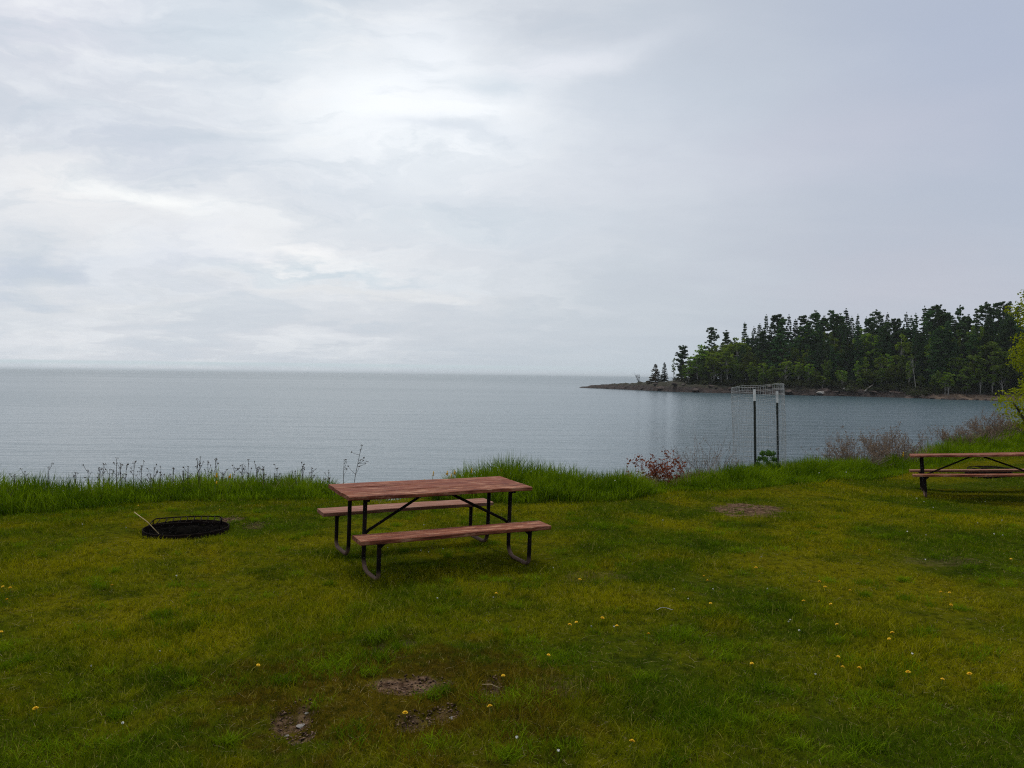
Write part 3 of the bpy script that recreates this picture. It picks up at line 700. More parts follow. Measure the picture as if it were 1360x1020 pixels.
def pine(seed, h=20.0, wide=1.0, base=.24, mat='pine', name='pine_tree'):
    rg = np.random.default_rng(seed); mb = MB(); cs = []; rs = []
    ln = rg.uniform(-.4, .4, 2)
    tp = lambda z: Vector((ln[0] * (z / h) ** 2 + .15 * math.sin(z * .5 + seed), ln[1] * (z / h) ** 2, z))
    mb.tube([tp(h * k / 9) for k in range(10)], [.30 * (1 - k / 10.5) for k in range(10)], 7)
    z = h * base
    while z < h * .985:
        tt = (z - h * base) / (h * (1 - base)); Lm = wide * (1.3 + 2.4 * math.sin(math.pi * min(1, .22 + .72 * tt)) ** .8) * (1 - .55 * tt ** 3)
        for q in range(rg.integers(3, 6)):
            a_ = rg.uniform(0, 6.28); L_ = Lm * rg.uniform(.45, 1.2); dz = L_ * rg.uniform(.0, .38) + (.3 if tt > .8 else 0)
            p0 = tp(z); p1 = p0 + Vector((math.cos(a_) * L_, math.sin(a_) * L_, dz))
            mb.tube([p0, p0.lerp(p1, .5) - Vector((0, 0, .12)), p1], [.07, .045, .02], 4, False)
            for f_ in (.45, .72, 1.0):
                if rg.random() < .88: cs.append(p0.lerp(p1, f_) + Vector(rg.uniform(-.25, .25, 3))); rs.append(rg.uniform(.45, .85) * (1.1 - .25 * tt))
        z += rg.uniform(.65, 1.15)
    cs.append(tp(h)); rs.append(.45)
    C = puffs(cs, rs, 120, rg, .50)
    return tree_obj(name, mb, tri_cloud(C, .38, rg, .8), MAT['bark'], MAT[mat])
def spruce(seed, h=17.0, wide=1.0, mat='spruce', base=.10, name='spruce_tree', gap=.12):
    rg = np.random.default_rng(seed); mb = MB(); cs = []; rs = []
    mb.tube([(.05 * math.sin(k), 0, h * k / 8) for k in range(9)], [.24 * (1 - k / 8.6) for k in range(9)], 6)
    z = h * base
    while z < h * .99:
        tt = (z - h * base) / (h * (1 - base)); Lm = wide * (2.7 * (1 - tt) ** .85 + .18)
        for q in range(rg.integers(5, 8)):
            if rg.random() < gap: continue
            a_ = rg.uniform(0, 6.28); L_ = Lm * rg.uniform(.6, 1.15); p0 = Vector((0, 0, z)); p1 = p0 + Vector((math.cos(a_) * L_, math.sin(a_) * L_, -L_ * .22))
            mb.tube([p0, p1], [.04, .012], 3, False)
            nn = max(1, int(L_ / .5))
            for k in range(nn): cs.append(p0.lerp(p1, (k + 1) / nn)); rs.append(.26 + .22 * (1 - tt))
        z += .42 + .25 * (1 - tt)
    cs.append((0, 0, h)); rs.append(.16); cs.append((0, 0, h - .5)); rs.append(.22)
    C = puffs(cs, rs, 130, rg, .5)
    return tree_obj(name, mb, tri_cloud(C, .38, rg, .8), MAT['bark'], MAT[mat])
def decid(seed, h=12.0, wide=2.4, base=.3, mat='decid', bark='birchbark', name='birch_tree', n=40, leaf=.42, per=95, lean=0.0, tr=.13, fork=5):
    rg = np.random.default_rng(seed); mb = MB(); cs = []; rs = []
    top = Vector((lean * h, 0, h * .9)); bend = rg.uniform(-.3, .3)
    P = lambda f_: Vector((top.x * f_ + bend * math.sin(3 * f_), .2 * math.sin(4 * f_ + seed), top.z * f_))
    mb.tube([P(k / 8) for k in range(9)], [tr * (1 - k / 9) for k in range(9)], 7)
    cz = h * (1 + base) / 2; hz = h * (1 - base) / 2
    for k in range(n):
        u_ = rg.normal(size=3); u_ /= np.linalg.norm(u_); r_ = rg.uniform(.45, 1.0)
        c_ = Vector((u_[0] * wide * r_, u_[1] * wide * r_, cz + u_[2] * hz * r_)); 
        sh = 1 - .35 * max(0, (c_.z - cz) / hz); c_.x *= sh; c_.y *= sh; ax = P(min(1, c_.z / (h * .9))); c_.x += ax.x; c_.y += ax.y
        cs.append(c_); rs.append(rg.uniform(.40, .75) * wide * .42)
        if k % max(1, n // (fork * 3)) == 0:
            s0 = P(max(base * .7, min(.85, (c_.z / h - .18)))); mb.tube([s0, s0.lerp(c_, .5) + Vector((0, 0, .1)), c_], [tr * .4, tr * .22, tr * .08], 4, False)
    C = puffs(cs, rs, per, rg, .8)
    return tree_obj(name, mb, tri_cloud(C, leaf, rg, 1.0, True), MAT[bark], MAT[mat])

LIB = {
 'pineA': [pine(s, 20, 1.18) for s in (1, 2, 3)], 'pineW': [pine(s, 20, 1.30, .34) for s in (11, 12)],
 'pineT': [pine(s, 20, .78, .2) for s in (21, 22)],
 'spruce': [spruce(s, 17, 1.0) for s in (31, 32, 33)], 'spruceN': [spruce(s, 17, .62) for s in (41, 42)],
 'fir': [spruce(51, 7, .95, 'brownfir', .03, 'fir_tree', .05)],
 'birch': [decid(s, 12, 2.1, .24) for s in (61, 62, 63)], 'aspen': [decid(s, 14, 1.7, .25, tr=.12) for s in (71,)],
 'dull': [decid(s, 13, 3.0, .22, 'decid_dull', 'bark', 'broadleaf_tree', 50, .44, 75) for s in (81, 82)],
 'lean': [decid(91, 13, 1.6, .55, 'decid_dull', 'birchbark', 'birch_tree', 22, .40, 80, .16, .17)],
 'spindly': [pine(95, 12, .62, .22, 'spruce', 'spruce_tree')],
}
H0 = {'pineA': 20, 'pineW': 20, 'pineT': 20, 'spruce': 17, 'spruceN': 17, 'fir': 7, 'birch': 12, 'aspen': 14, 'dull': 13, 'lean': 13, 'spindly': 12}
used = set()
# shore parameter for a photo column at a given inland distance
sgrid = np.linspace(0, SL, 900)
def land_at(px, inland):
    x_, y_, z_ = land(sgrid, np.full_like(sgrid, inland)); pxs = 680 + FPX * x_ / y_; i_ = int(np.argmin(np.abs(pxs - px)))
    return float(x_[i_]), float(y_[i_]), float(z_[i_])
RT = random.Random(5)
def place_tree(kind, px, pytop, inland, label, group=None, cat='tree', wscale=1.0, base=None):
    if kind in ('birch', 'dull'): wscale *= 1.75 if kind == 'birch' else 1.35
    lib = LIB[kind]; fresh = [q for q in lib if id(q) not in used]; src = fresh[0] if fresh else RT.choice(lib); x_, y_, z_ = land_at(px, inland); z_ -= .25
    ztop = at_depth(px, pytop, y_).z; hh = max(1.5, ztop - z_); sc = hh / H0[kind]
    if id(src) not in used: used.add(id(src)); o_ = src
    else: o_ = copy_tree(src)
    ws = min(1.45, max(.72, sc ** .5 if sc > 1 else sc ** .8)) * wscale * RT.uniform(.9, 1.1)
    o_.location = (x_, y_, z_); o_.rotation_euler = (0, 0, RT.uniform(0, 6.28) if kind != 'lean' else 3.3); o_.scale = (ws, ws, sc)
    for k in ('label', 'category', 'group'):
        if k in o_: del o_[k]
    tag(o_, label, cat, group); return o_
# single trees one can point to
place_tree('spindly', 905, 459, 14, 'spindly dark spruce standing just left of the light green trees on the headland', None, 'spruce')
place_tree('fir', 870, 484, 9, 'brownish bushy fir, outermost conifer on the rocky point', None, 'fir')
place_tree('spruceN', 882, 481, 12, 'small dark spruce between the brownish fir and the spindly spruce', None, 'spruce')
place_tree('aspen', 894, 472, 14, 'thin pale green tree leaning against the spindly spruce on the point', None, 'tree', .7)
place_tree('pineW', 944, 435, 22, 'tall ragged pine, first of the tall pines from the open lake side', None, 'pine', .62)
place_tree('pineT', 963, 439, 26, 'second tall ragged pine from the open lake side of the headland', None, 'pine', .8)
place_tree('birch', 934, 458, 14, 'bright yellow-green tree in front of the first ragged pine', None, 'tree', 1.15)
place_tree('birch', 978, 446, 17, 'tall light green birch right of the second ragged pine', None, 'birch', .95)
place_tree('pineW', 1163, 412, 40, 'flat-topped spreading pine standing above the middle of the headland woods', None, 'pine', .75)
place_tree('pineW', 1273, 406, 40, 'lone palm-shaped pine crown rising above the right of the woods', None, 'pine', .55)
place_tree('pineW', 1306, 402, 34, 'highest broad pine crown of the headland, near the yellow-green tree', None, 'pine', .95)
place_tree('pineW', 1330, 401, 36, 'broad dark pine beside the highest crown, next to the yellow-green tree', None, 'pine', .85)
place_tree('dull', 1318, 449, 9, 'wide olive-green broadleaf tree above the sandy beach of the bay', None, 'tree', 1.25)
place_tree('lean', 1217, 467, 7, 'leaning pale-trunked birch at the shore of the woods', None, 'birch')
GP = 'tall dark pines on the skyline of the headland'
for px, py, inl, kd, ws in [(988, 428, 30, 'spruceN', 1.1), (1000, 434, 30, 'pineA', 1.0), (1008, 430, 26, 'spruce', 1.0), (1024, 426, 28, 'spruce', 1.0), (1039, 424, 30, 'pineA', 1), (1055, 424, 30, 'spruce', 1), (1072, 424, 30, 'pineA', 1), (1087, 423, 30, 'spruce', 1), (1110, 420, 30, 'pineA', 1), (1130, 420, 30, 'pineA', 1), (1156, 424, 30, 'pineA', .9), (1170, 421, 32, 'pineA', .9), (1183, 424, 30, 'pineA', .9), (1208, 420, 30, 'pineA', 1), (1234, 413, 34, 'pineA', 1), (1249, 414, 32, 'pineA', 1), (1263, 420, 30, 'pineA', .9), (1280, 421, 30, 'pineA', .9), (1311, 412, 32, 'pineA', 1), (1338, 409, 32, 'pineA', 1), (1016, 418, 34, 'pineA', .8), (1032, 419, 34, 'pineA', .85), (1046, 418, 34, 'pineA', .9), (1064, 420, 34, 'pineA', .85), (1081, 413, 36, 'pineT', 1), (1093, 420, 36, 'pineT', .9),
        (1104, 413, 36, 'pineA', .85), (1122, 410, 36, 'spruceN', 1.3), (1115, 417, 34, 'pineT', 1), (1138, 417, 36, 'spruceN', .8), (1149, 421, 36, 'spruceN', .8), (1177, 415, 38, 'pineA', .75),
        (1190, 424, 32, 'pineA', .9), (1202, 415, 38, 'spruce', .9), (1215, 416, 36, 'spruceN', 1), (1226, 407, 38, 'pineA', 1), (1243, 407, 38, 'pineA', .95), (1256, 417, 36, 'pineA', .8), (1286, 418, 38, 'pineT', .8), (1295, 411, 38, 'pineA', .8), (1318, 404, 40, 'pineA', .9),
        (1350, 404, 36, 'pineA', 1), (1372, 400, 36, 'pineA', 1), (1395, 403, 36, 'pineA', 1), (1420, 398, 36, 'pineW', 1), (1450, 400, 36, 'pineA', 1)]:
    if kd == 'pineA' and RT.random() < .4: kd = 'spruce'
    place_tree(kd, px, py, inl, 'tall dark conifer in the skyline row of the wooded headland', GP, 'conifer', ws)
sky_x = [920, 944, 975, 988, 1016, 1046, 1081, 1122, 1163, 1202, 1243, 1304, 1450]; sky_y = [466, 450, 458, 440, 430, 430, 425, 424, 424, 426, 420, 415, 412]
GF = 'dark conifers packed inside the headland woods'
for k in range(165):
    px = 918 + (1440 - 918) * (((k * 7) % 165) + RT.random()) / 165; base_y = np.interp(px, sky_x, sky_y); inl = RT.choice([13, 16, 20, 25, 30, 36] if px > 960 else [13, 15, 17])
    py = base_y + RT.uniform(3, 40) * (1.0 if inl > 18 else 1.3)
    if px < 985: py = max(py, 468)
    place_tree(RT.choice(['pineA', 'pineT', 'spruce', 'spruce', 'spruce', 'spruceN']), px, py, inl, 'dark conifer packed among others below the headland skyline', GF, 'conifer', 1.0)
GB = 'light green birches and aspens along the headland woods'
for px, py, inl, kd, ws in [(925, 470, 11, 'birch', .8), (948, 472, 9, 'birch', .8), (958, 462, 12, 'birch', .9), (914, 484, 9, 'birch', .7), (986, 476, 9, 'dull', .5), (999, 481, 8, 'birch', .8), (1014, 479, 8, 'birch', .8), (1024, 486, 7, 'birch', .7), (1040, 490, 7, 'dull', .5),
        (1071, 431, 22, 'birch', .75), (1060, 477, 8, 'birch', .62), (1074, 480, 7, 'birch', .62), (1098, 431, 24, 'dull', .5), (1092, 497, 5, 'birch', .8), (1114, 484, 9, 'dull', .4), (1140, 479, 8, 'birch', .5), (1150, 474, 8, 'birch', .55),
        (1146, 433, 22, 'birch', .8), (1158, 436, 22, 'birch', .8), (1166, 446, 15, 'birch', .75), (1178, 470, 9, 'birch', .6), (1171, 468, 9, 'birch', .7), (1195, 444, 18, 'birch', .7), (1236, 441, 18, 'dull', .55), (1266, 467, 12, 'birch', .6), (1275, 468, 12, 'birch', .6), (1245, 490, 6, 'dull', .5),
        (1256, 496, 6, 'birch', .7), (1270, 438, 20, 'dull', .5), (1293, 476, 8, 'dull', .8), (1337, 470, 8, 'dull', .8), (1360, 468, 8, 'dull', 1), (1390, 465, 10, 'dull', 1)]:
    place_tree(kd, px, py, inl, 'light green birch or aspen showing against the dark headland conifers', GB, 'tree', ws)

for px, py, inl, kd, ws in [(909, 482, 11, 'dull', .6), (916, 475, 13, 'birch', .8), (922, 470, 13, 'dull', .7), (928, 464, 16, 'birch', .9), (938, 461, 15, 'dull', .9), (951, 459, 16, 'birch', 1), (957, 455, 19, 'dull', .9), (967, 452, 20, 'birch', 1), (973, 450, 22, 'dull', .9),
        (983, 447, 21, 'birch', .9), (992, 462, 14, 'dull', .9), (1003, 470, 12, 'dull', .9), (945, 470, 11, 'dull', .9), (962, 474, 10, 'dull', .9), (933, 480, 9, 'dull', .7), (980, 482, 9, 'dull', .8)]:
    place_tree(kd, px, py, inl, 'light green birch or aspen showing against the dark headland conifers', GB, 'tree', ws)
for k in range(44):
    px = 930 + 410 * (((k * 7) % 44) + RT.random()) / 44; base_y = np.interp(px, sky_x, sky_y)
    if px < 990: py, inl, ws = RT.uniform(460, 485), RT.uniform(7, 14), RT.uniform(.8, 1.05)
    else: py, inl, ws = (RT.uniform(472, 500), RT.uniform(5, 8), RT.uniform(.45, .8)) if k % 3 else (base_y + RT.uniform(8, 40), RT.uniform(14, 26), RT.uniform(.5, .85))
    place_tree(RT.choice(['birch', 'dull', 'dull']), px, py, inl, 'light green birch or aspen showing against the dark headland conifers', GB, 'tree', ws)

# low brush between rocks and trees on the headland
def bush(seed, mat, name='shore_bush', r=1.6, h=1.5, leaf=.22, n=16, per=80):
    rg = np.random.default_rng(seed); mb = MB(); cs = []; rs = []
    for k in range(n):
        a_ = rg.uniform(0, 6.28); q = r * rg.random() ** .6; c_ = Vector((math.cos(a_) * q, math.sin(a_) * q, h * rg.uniform(.25, .95) * (1 - .4 * q / r)))
        cs.append(c_); rs.append(rg.uniform(.35, .6)); mb.tube([(c_.x * .15, c_.y * .15, 0), c_], [.04, .01], 4, False)
    r_ = root(name); mb.build('stems', MAT['bark'], r_); V_, F_, T_ = tri_cloud(puffs(cs, rs, per, rg, .8), leaf, rg, 1, True)
    mesh_np('foliage', V_, F_, MAT[mat], r_, T_); return r_
BL = [bush(s, 'shrub_green') for s in (1, 2, 3)]; first = set()
for k in range(78):
    px = 900 + 510 * (((k * 5) % 78) + RT.random()) / 78; inl = RT.uniform(7, 11) if px < 965 else RT.uniform(3.2, 8)
    if px > 1240: inl += 4
    x_, y_, z_ = land_at(px, inl); src = BL[k % 3]
    o_ = src if k < 3 else copy_tree(src); s_ = RT.uniform(.8, 1.9); o_.location = (x_, y_, z_ - .1); o_.scale = (s_ * 1.2, s_ * 1.2, s_); o_.rotation_euler = (0, 0, RT.uniform(0, 6))
    tag(o_, 'low dull bush at the foot of the headland trees above the rocks', 'bush', 'low bushes along the headland shore')
# small bare tree on the point
def twigtree(name, loc, h, spread, n, mat, rad, seed, levels=3, buds=None, budsize=.02, budn=0, bend=.25):
    rg = random.Random(seed); mb = MB(); tips = []
    def grow(p, d, L_, r_, lv):
        k = 4; pts = [p]; dd = d.copy()
        for i_ in range(k):
            dd = (dd + Vector((rg.uniform(-bend, bend), rg.uniform(-bend, bend), rg.uniform(-.05, .18)))).normalized(); pts.append(pts[-1] + dd * L_ / k)
        mb.tube(pts, [r_ * (1 - .6 * i_ / k) for i_ in range(k + 1)], 4 if lv > 1 else 3, False)
        for q_ in pts[2:]: tips.append(q_)
        if lv > 0:
            for i_ in range(rg.randint(2, 4)):
                b_ = rg.choice(pts[1:]); nd = (dd + Vector((rg.uniform(-1, 1), rg.uniform(-1, 1), rg.uniform(-.2, .6))) * .8).normalized()
                grow(b_, nd, L_ * rg.uniform(.4, .65), r_ * .55, lv - 1)
    r_ = root(name, loc)
    for k in range(n):
        a_ = rg.uniform(0, 6.28); sp_ = spread * rg.random() ** .7
        grow(Vector((math.cos(a_) * sp_ * .25, math.sin(a_) * sp_ * .25, 0)), Vector((math.cos(a_) * sp_ / h, math.sin(a_) * sp_ / h, 1)).normalized(), h * rg.uniform(.55, .85), rad, levels)
    mb.build('branches', MAT[mat], r_)
    if buds:
        rn = np.random.default_rng(seed); T_ = np.array([tuple(q_) for q_ in tips]); T_ = T_[rn.integers(0, len(T_), budn)] + rn.normal(size=(budn, 3)) * budsize * .8
        V_, F_, tt_ = tri_cloud(T_, budsize, rn, 1, True); mesh_np('leaves', V_, F_, MAT[buds], r_, tt_)
    return r_
x_, y_, z_ = land_at(849, 7)
tag(twigtree('bare_tree', (x_, y_, z_ - .1), 3.0, 1.6, 3, 'bark', .10, 4, 3), 'tiny bare tree standing alone on the rocky point', 'tree')

# rocks, boulders and a log on the headland shore
def boulder_mesh(seed, mat, name='boulder'):
    rg = random.Random(seed); import bmesh
    bm = bmesh.new(); bmesh.ops.create_icosphere(bm, subdivisions=3, radius=1)
    offs = [(Vector((rg.gauss(0, 1), rg.gauss(0, 1), rg.gauss(0, 1))).normalized(), rg.uniform(.55, .9)) for _ in range(11)]
    for v_ in bm.verts:
        for d_, k_ in offs:
            q_ = v_.co.dot(d_)
            if q_ > k_: v_.co -= d_ * (q_ - k_) * .9
        v_.co *= 1 + rg.uniform(-.025, .025); v_.co.z *= .6
    me = bpy.data.meshes.new(name); bm.to_mesh(me); bm.free(); me.materials.append(mat)
    o_ = bpy.data.objects.new(name, me); col.objects.link(o_); return o_
bo = boulder_mesh(3, MAT['palerock']); x_, y_, z_ = land_at(1124, 4.5); bo.location = (x_, y_, z_ + .3); bo.scale = (1.0, .8, .8)
tag(bo, 'small whitish boulder on the dark shore below the birch trunks', 'boulder')
bo = boulder_mesh(9, MAT['palerock']); x_, y_, z_ = land_at(1091, 2.0); bo.location = (x_, y_, z_ + .2); bo.scale = (2.0, 1.3, 1.0); bo.rotation_euler = (0, .15, .4)
tag(bo, 'large slanting pale boulder at the waterline right of the wire cage', 'boulder')
RB = [boulder_mesh(s, MAT['rock']) for s in (21, 22, 23)]
for k in range(34):
    px = 850 + 480 * (k + RT.random()) / 34; x_, y_, z_ = land_at(px, RT.uniform(-.2, 4.0)); o_ = RB[k % 3] if k < 3 else RB[k % 3].copy()
    if k >= 3: col.objects.link(o_)
    s_ = RT.uniform(.5, 1.6); o_.location = (x_, y_, max(z_, WATERZ) + .05); o_.scale = (s_ * RT.uniform(1, 1.7), s_, s_ * RT.uniform(.6, 1)); o_.rotation_euler = (RT.uniform(-.2, .2), RT.uniform(-.2, .2), RT.uniform(0, 6))
    tag(o_, 'dark brown boulder among others along the headland waterline', 'boulder', 'dark boulders along the headland waterline')
a_ = Vector(land_at(1149, 2.0)); b_ = Vector(land_at(1160, 4.5)); a_.z += .3; b_.z += 1.4
mb = MB(); mb.tube([a_, (a_ + b_) / 2 + Vector((0, 0, .15)), b_], [.22, .18, .10], 7)
tag(mb.build('driftwood_log', MAT['log'], None, True), 'pale fallen log slanting down the dark shore rocks', 'log')

# ------------------------------------------------------------------ yellow-green tree at the right edge
def edge_tree():
    rg = np.random.default_rng(77); yc = 28.0; c0 = at_depth(1434, 500, yc); zg = float(gz(c0.x, yc)); h = 5.75 - zg
    r_ = root('maple_tree', (c0.x, yc, zg)); mb = MB(); mb.tube([(0, 0, 0), (.05, 0, h * .2), (-.05, .05, h * .48), (0, 0, h * .75), (0, 0, h - .4)], [.14, .12, .09, .05, .015], 8)
    cs = []; rs = []
    for k in range(105):
        zz = rg.uniform(1.0, h); prof_ = 2.15 * math.sin(math.pi * min(1, (zz - .3) / (h + .3))) ** .6; a_ = rg.uniform(0, 6.28); L_ = prof_ * rg.uniform(.55, 1.08)
        p0 = Vector((0, 0, max(.6, zz - .9))); p1 = Vector((math.cos(a_) * L_, math.sin(a_) * L_, zz)); mb.tube([p0, p0.lerp(p1, .55) + Vector((0, 0, -.08)), p1], [.03, .018, .006], 4, False)
        for f_ in (.55, .8, 1.0): cs.append(p0.lerp(p1, f_)); rs.append(rg.uniform(.26, .46))
    mb.build('trunk', MAT['bark'], r_, True); C = puffs(cs, rs, 820, rg, .75); V_, F_, T_ = tri_cloud(C, .085, rg, 1, True); mesh_np('crown', V_, F_, MAT['maple'], r_, T_)
    return tag(r_, 'yellow-green leafy young maple cut off by the right edge of the photo', 'tree')
edge_tree()
c0 = at_depth(1384, 560, 23.0); o_ = bush(15, 'maple', 'leafy_sapling', .75, 2.2, .075, 26, 520); o_.location = (c0.x, 23.0, float(gz(c0.x, 23)) - .05)
tag(o_, 'small yellow-green leafy sapling on the bank below the maple', 'sapling')

# ------------------------------------------------------------------ shrubs and stalks on the bank
def bank(px, py_mid, y_):
    c_ = at_depth(px, py_mid, y_); return (c_.x, y_, float(gz(c_.x, y_)) - .02)
tag(twigtree('bare_shrub', bank(940, 610, 14.9), .80, 1.0, 30, 'twig', .006, 11, 2, 'bud', .018, 700), 'bare grey-pink twiggy shrub left of the wire cage', 'shrub', 'bare shrubs on the bank')
tag(twigtree('bare_shrub', bank(1135, 600, 18.6), 0.85, 1.5, 60, 'twig', .008, 12, 2, 'bud', .026, 4200), 'left of the two pinkish bare shrubs between cage and far table', 'shrub', 'bare shrubs on the bank')
tag(twigtree('bare_shrub', bank(1192, 598, 19.2), 0.80, 1.1, 56, 'twig', .008, 13, 2, 'bud', .026, 4200), 'right of the two pinkish bare shrubs, next to the far table end', 'shrub', 'bare shrubs on the bank')
tag(twigtree('bare_shrub', bank(1282, 585, 22.0), 0.62, 1.6, 60, 'twig', .009, 14, 2, 'bud', .028, 4200), 'wide bare twiggy shrub above the far table top', 'shrub', 'bare shrubs on the bank')
tag(twigtree('bare_shrub', bank(1322, 575, 23.0), 0.72, 1.3, 60, 'twig', .009, 16, 2, 'bud', .028, 4500), 'tallest bare twiggy shrub beside the leafy sapling', 'shrub', 'bare shrubs on the bank')
tag(twigtree('red_shrub', bank(880, 630, 13.9), .50, .42, 12, 'twig_red', .006, 17, 2, 'redleaf', .045, 700), 'small shrub with red-brown leaves right of the tall grass clump', 'shrub')
tag(twigtree('red_shrub', bank(856, 635, 13.9), .45, .40, 6, 'twig_red', .005, 18, 2, 'redleaf', .040, 140), 'low sparse red-leaved shrub half hidden at the end of the tall grass clump', 'shrub')
tag(twigtree('bare_shrub', bank(905, 625, 14.4), .60, .5, 9, 'twig_red', .005, 19, 2, 'bud', .018, 300), 'low thin reddish twigs between the red-leaved shrub and the bare shrub', 'shrub', 'bare shrubs on the bank')
# pine seedling
def seedling():
    b0 = bank(1019, 612, 15.4); top = at_depth(1019, 601, 15.4).z; h = top - b0[2]; r_ = root('pine_seedling', b0); mb = MB(); mb.tube([(0, 0, 0), (0, 0, h)], [.012, .004], 6)
    rg = np.random.default_rng(6); cs = []; rs = []
    for zz in (h - .42, h - .30, h - .18, h - .07):
        for q in range(5):
            a_ = q * 1.257 + zz * 5; L_ = .17 * (h + .12 - zz) / .4 + .03; p1 = Vector((math.cos(a_) * L_, math.sin(a_) * L_, zz + .05)); mb.tube([(0, 0, zz), p1], [.005, .002], 4, False); cs.append(p1); rs.append(.055)
    cs.append((0, 0, h)); rs.append(.06); mb.build('stem', MAT['stem'], r_); V_, F_, T_ = tri_cloud(puffs(cs, rs, 30000, rg, 1.0), .030, rg, 1); mesh_np('needles', V_, F_, MAT['seedling'], r_, T_)
    return tag(r_, 'small bright green pine seedling between the two cage posts', 'seedling')
seedling()
# dry weed stalks with seed heads
def stalk(px, pytop, y_, seed, nb=5, label=None, group=None, lean=0.0, spread=.10):
    rg = random.Random(seed); b0 = bank(px - lean * 40, 640, y_); top = at_depth(px, pytop, y_); r_ = root('dry_stalk', b0); T_ = top - Vector(b0); mb = MB(); hd = MB()
    pts = [Vector((0, 0, 0)), T_ * .5 + Vector((rg.uniform(-.02, .02), 0, 0)), T_]; mb.tube(pts, [.0052, .0046, .0030], 5, False)
    def head(p):
        for _ in range(rg.randint(3, 6)):
            q = p + Vector((rg.uniform(-.014, .014), rg.uniform(-.014, .014), rg.uniform(-.01, .012))); s_ = rg.uniform(.005, .009)
            hd.add([q + Vector(v_) * s_ for v_ in ((1, 0, 0), (0, 1, 0), (-1, 0, 0), (0, -1, 0), (0, 0, 1), (0, 0, -1))], [(0, 1, 4), (1, 2, 4), (2, 3, 4), (3, 0, 4), (1, 0, 5), (2, 1, 5), (3, 2, 5), (0, 3, 5)])
    head(T_)
    for k in range(nb):
        f_ = rg.uniform(.5, .95); p = T_ * f_; q = p + Vector((rg.uniform(-spread, spread), rg.uniform(-spread, spread) * .6, rg.uniform(.03, .13))); mb.tube([p, p.lerp(q, .6) + Vector((0, 0, -.01)), q], [.0030, .0024, .0018], 4, False); head(q)
    mb.build('stem', MAT['weed'], r_); hd.build('seed_heads', MAT['weed'], r_); return tag(r_, label, 'weed', group)
stalk(479, 597, 12.3, 3, 9, 'tallest branching dry weed stalk rising behind the table corner', None, .3, .15)
stalk(457, 611, 12.3, 4, 4, 'shorter dry stalk just left of the tallest weed stalk', None, 0, .05)
GW = 'dry weed stalks standing in the bank grass'
for i_, (px, py) in enumerate([(137, 616), (155, 609), (160, 615), (168, 618), (178, 615), (132, 622), (100, 628), (188, 619), (200, 630), (213, 627), (117, 625), (266, 607), (262, 611), (276, 613), (286, 611), (250, 620), (243, 626), (296, 628), (230, 622), (330, 611), (322, 617), (312, 622), (340, 618), (350, 620), (368, 622), (402, 619), (414, 622), (65, 621), (33, 626), (19, 630), (392, 626), (437, 628), (205, 622), (146, 624), (880, 612), (1083, 608), (1099, 596), (1078, 612)]):
    yy = np.interp(px, [0, 430, 800, 1100], [11.3, 12.6, 14.2, 17.0])
    stalk(px, py, yy, 40 + i_, 4 + i_ % 3, 'thin dark dry weed stalk sticking out of the bank grass', GW, 0, .07)

# ------------------------------------------------------------------ flowers
def flower(mat, r, hstem, seed, ball=False):
    rg = random.Random(seed); me_v = []; me_f = []; mats = []
    mb = MB(); mb.tube([(0, 0, 0), (rg.uniform(-.004, .004), 0, hstem)], [.0022, .0018], 5, False); nf = len(mb.f)
    if ball:
        for k in range(60):
            d_ = Vector((rg.gauss(0, 1), rg.gauss(0, 1), rg.gauss(0, 1))).normalized(); e_ = d_.orthogonal().normalized() * r * .3; c_ = Vector((0, 0, hstem)) + d_ * r
            mb.add([Vector((0, 0, hstem)), c_ - e_, c_ + e_], [(0, 1, 2)])
    else:
        for ring, (rr, zz, n_) in enumerate(((1, .002, 18), (.8, .006, 15), (.5, .010, 11), (.25, .012, 6))):
            for k in range(n_):
                a_ = 6.283 * k / n_ + ring * .4; d_ = Vector((math.cos(a_), math.sin(a_), 0)); s_ = Vector((-d_.y, d_.x, 0)) * r * .16
                p_ = Vector((0, 0, hstem)); mb.add([p_, p_ + d_ * r * rr * .6 - s_ + Vector((0, 0, zz)), p_ + d_ * r * rr + Vector((0, 0, zz * .9)), p_ + d_ * r * rr * .6 + s_ + Vector((0, 0, zz))], [(0, 1, 2, 3)])
    o_ = mb.build('dandelion', MAT['stem']); o_.data.materials.append(mat); 
    for i_, pl_ in enumerate(o_.data.polygons): pl_.material_index = 0 if i_ < nf else 1
    return o_
FY_ = [flower(MAT['yellow'], .0175, .056, 1), flower(MAT['yellow'], .0145, .052, 2)]; FW_ = [flower(MAT['white'], .010, .055, 3, True), flower(MAT['white'], .008, .05, 4, True)]
cnt = [0, 0]
def put_flower(px, py, yellow, label, group, dep=None, s=1.0):
    k = 0 if yellow else 1; lib = FY_ if yellow else FW_; i_ = cnt[k]; cnt[k] += 1; src = lib[i_ % 2]
    o_ = src if i_ < 2 else src.copy()
    if i_ >= 2: col.objects.link(o_)
    if dep is None:
        p_ = hit(px, py, .05); zz = float(gz(p_.x, p_.y)) - .004; o_.location = (p_.x, p_.y, zz)
        rr = random.Random(i_ * 7 + k); o_.rotation_euler = (rr.uniform(-.1, .35), rr.uniform(-.25, .25), rr.uniform(0, 6)); o_.scale = (s, s, s)
    else:
        p_ = at_depth(px, py, dep); zz = float(gz(p_.x, dep)); hs = (p_.z - zz) / .06; o_.location = (p_.x, dep, zz); o_.scale = (s * (1.5 if yellow else 1.1), s * (1.5 if yellow else 1.1), hs if yellow else s)
        if not yellow: o_.location.z = p_.z - .055 * s; o_.rotation_euler = (0, 0, 0)
    for kk in ('label', 'category', 'group'):
        if kk in o_: del o_[kk]
    tag(o_, label, 'flower', group)
GY = 'yellow dandelions in the mown lawn'; LY = 'small open yellow dandelion in the mown lawn'
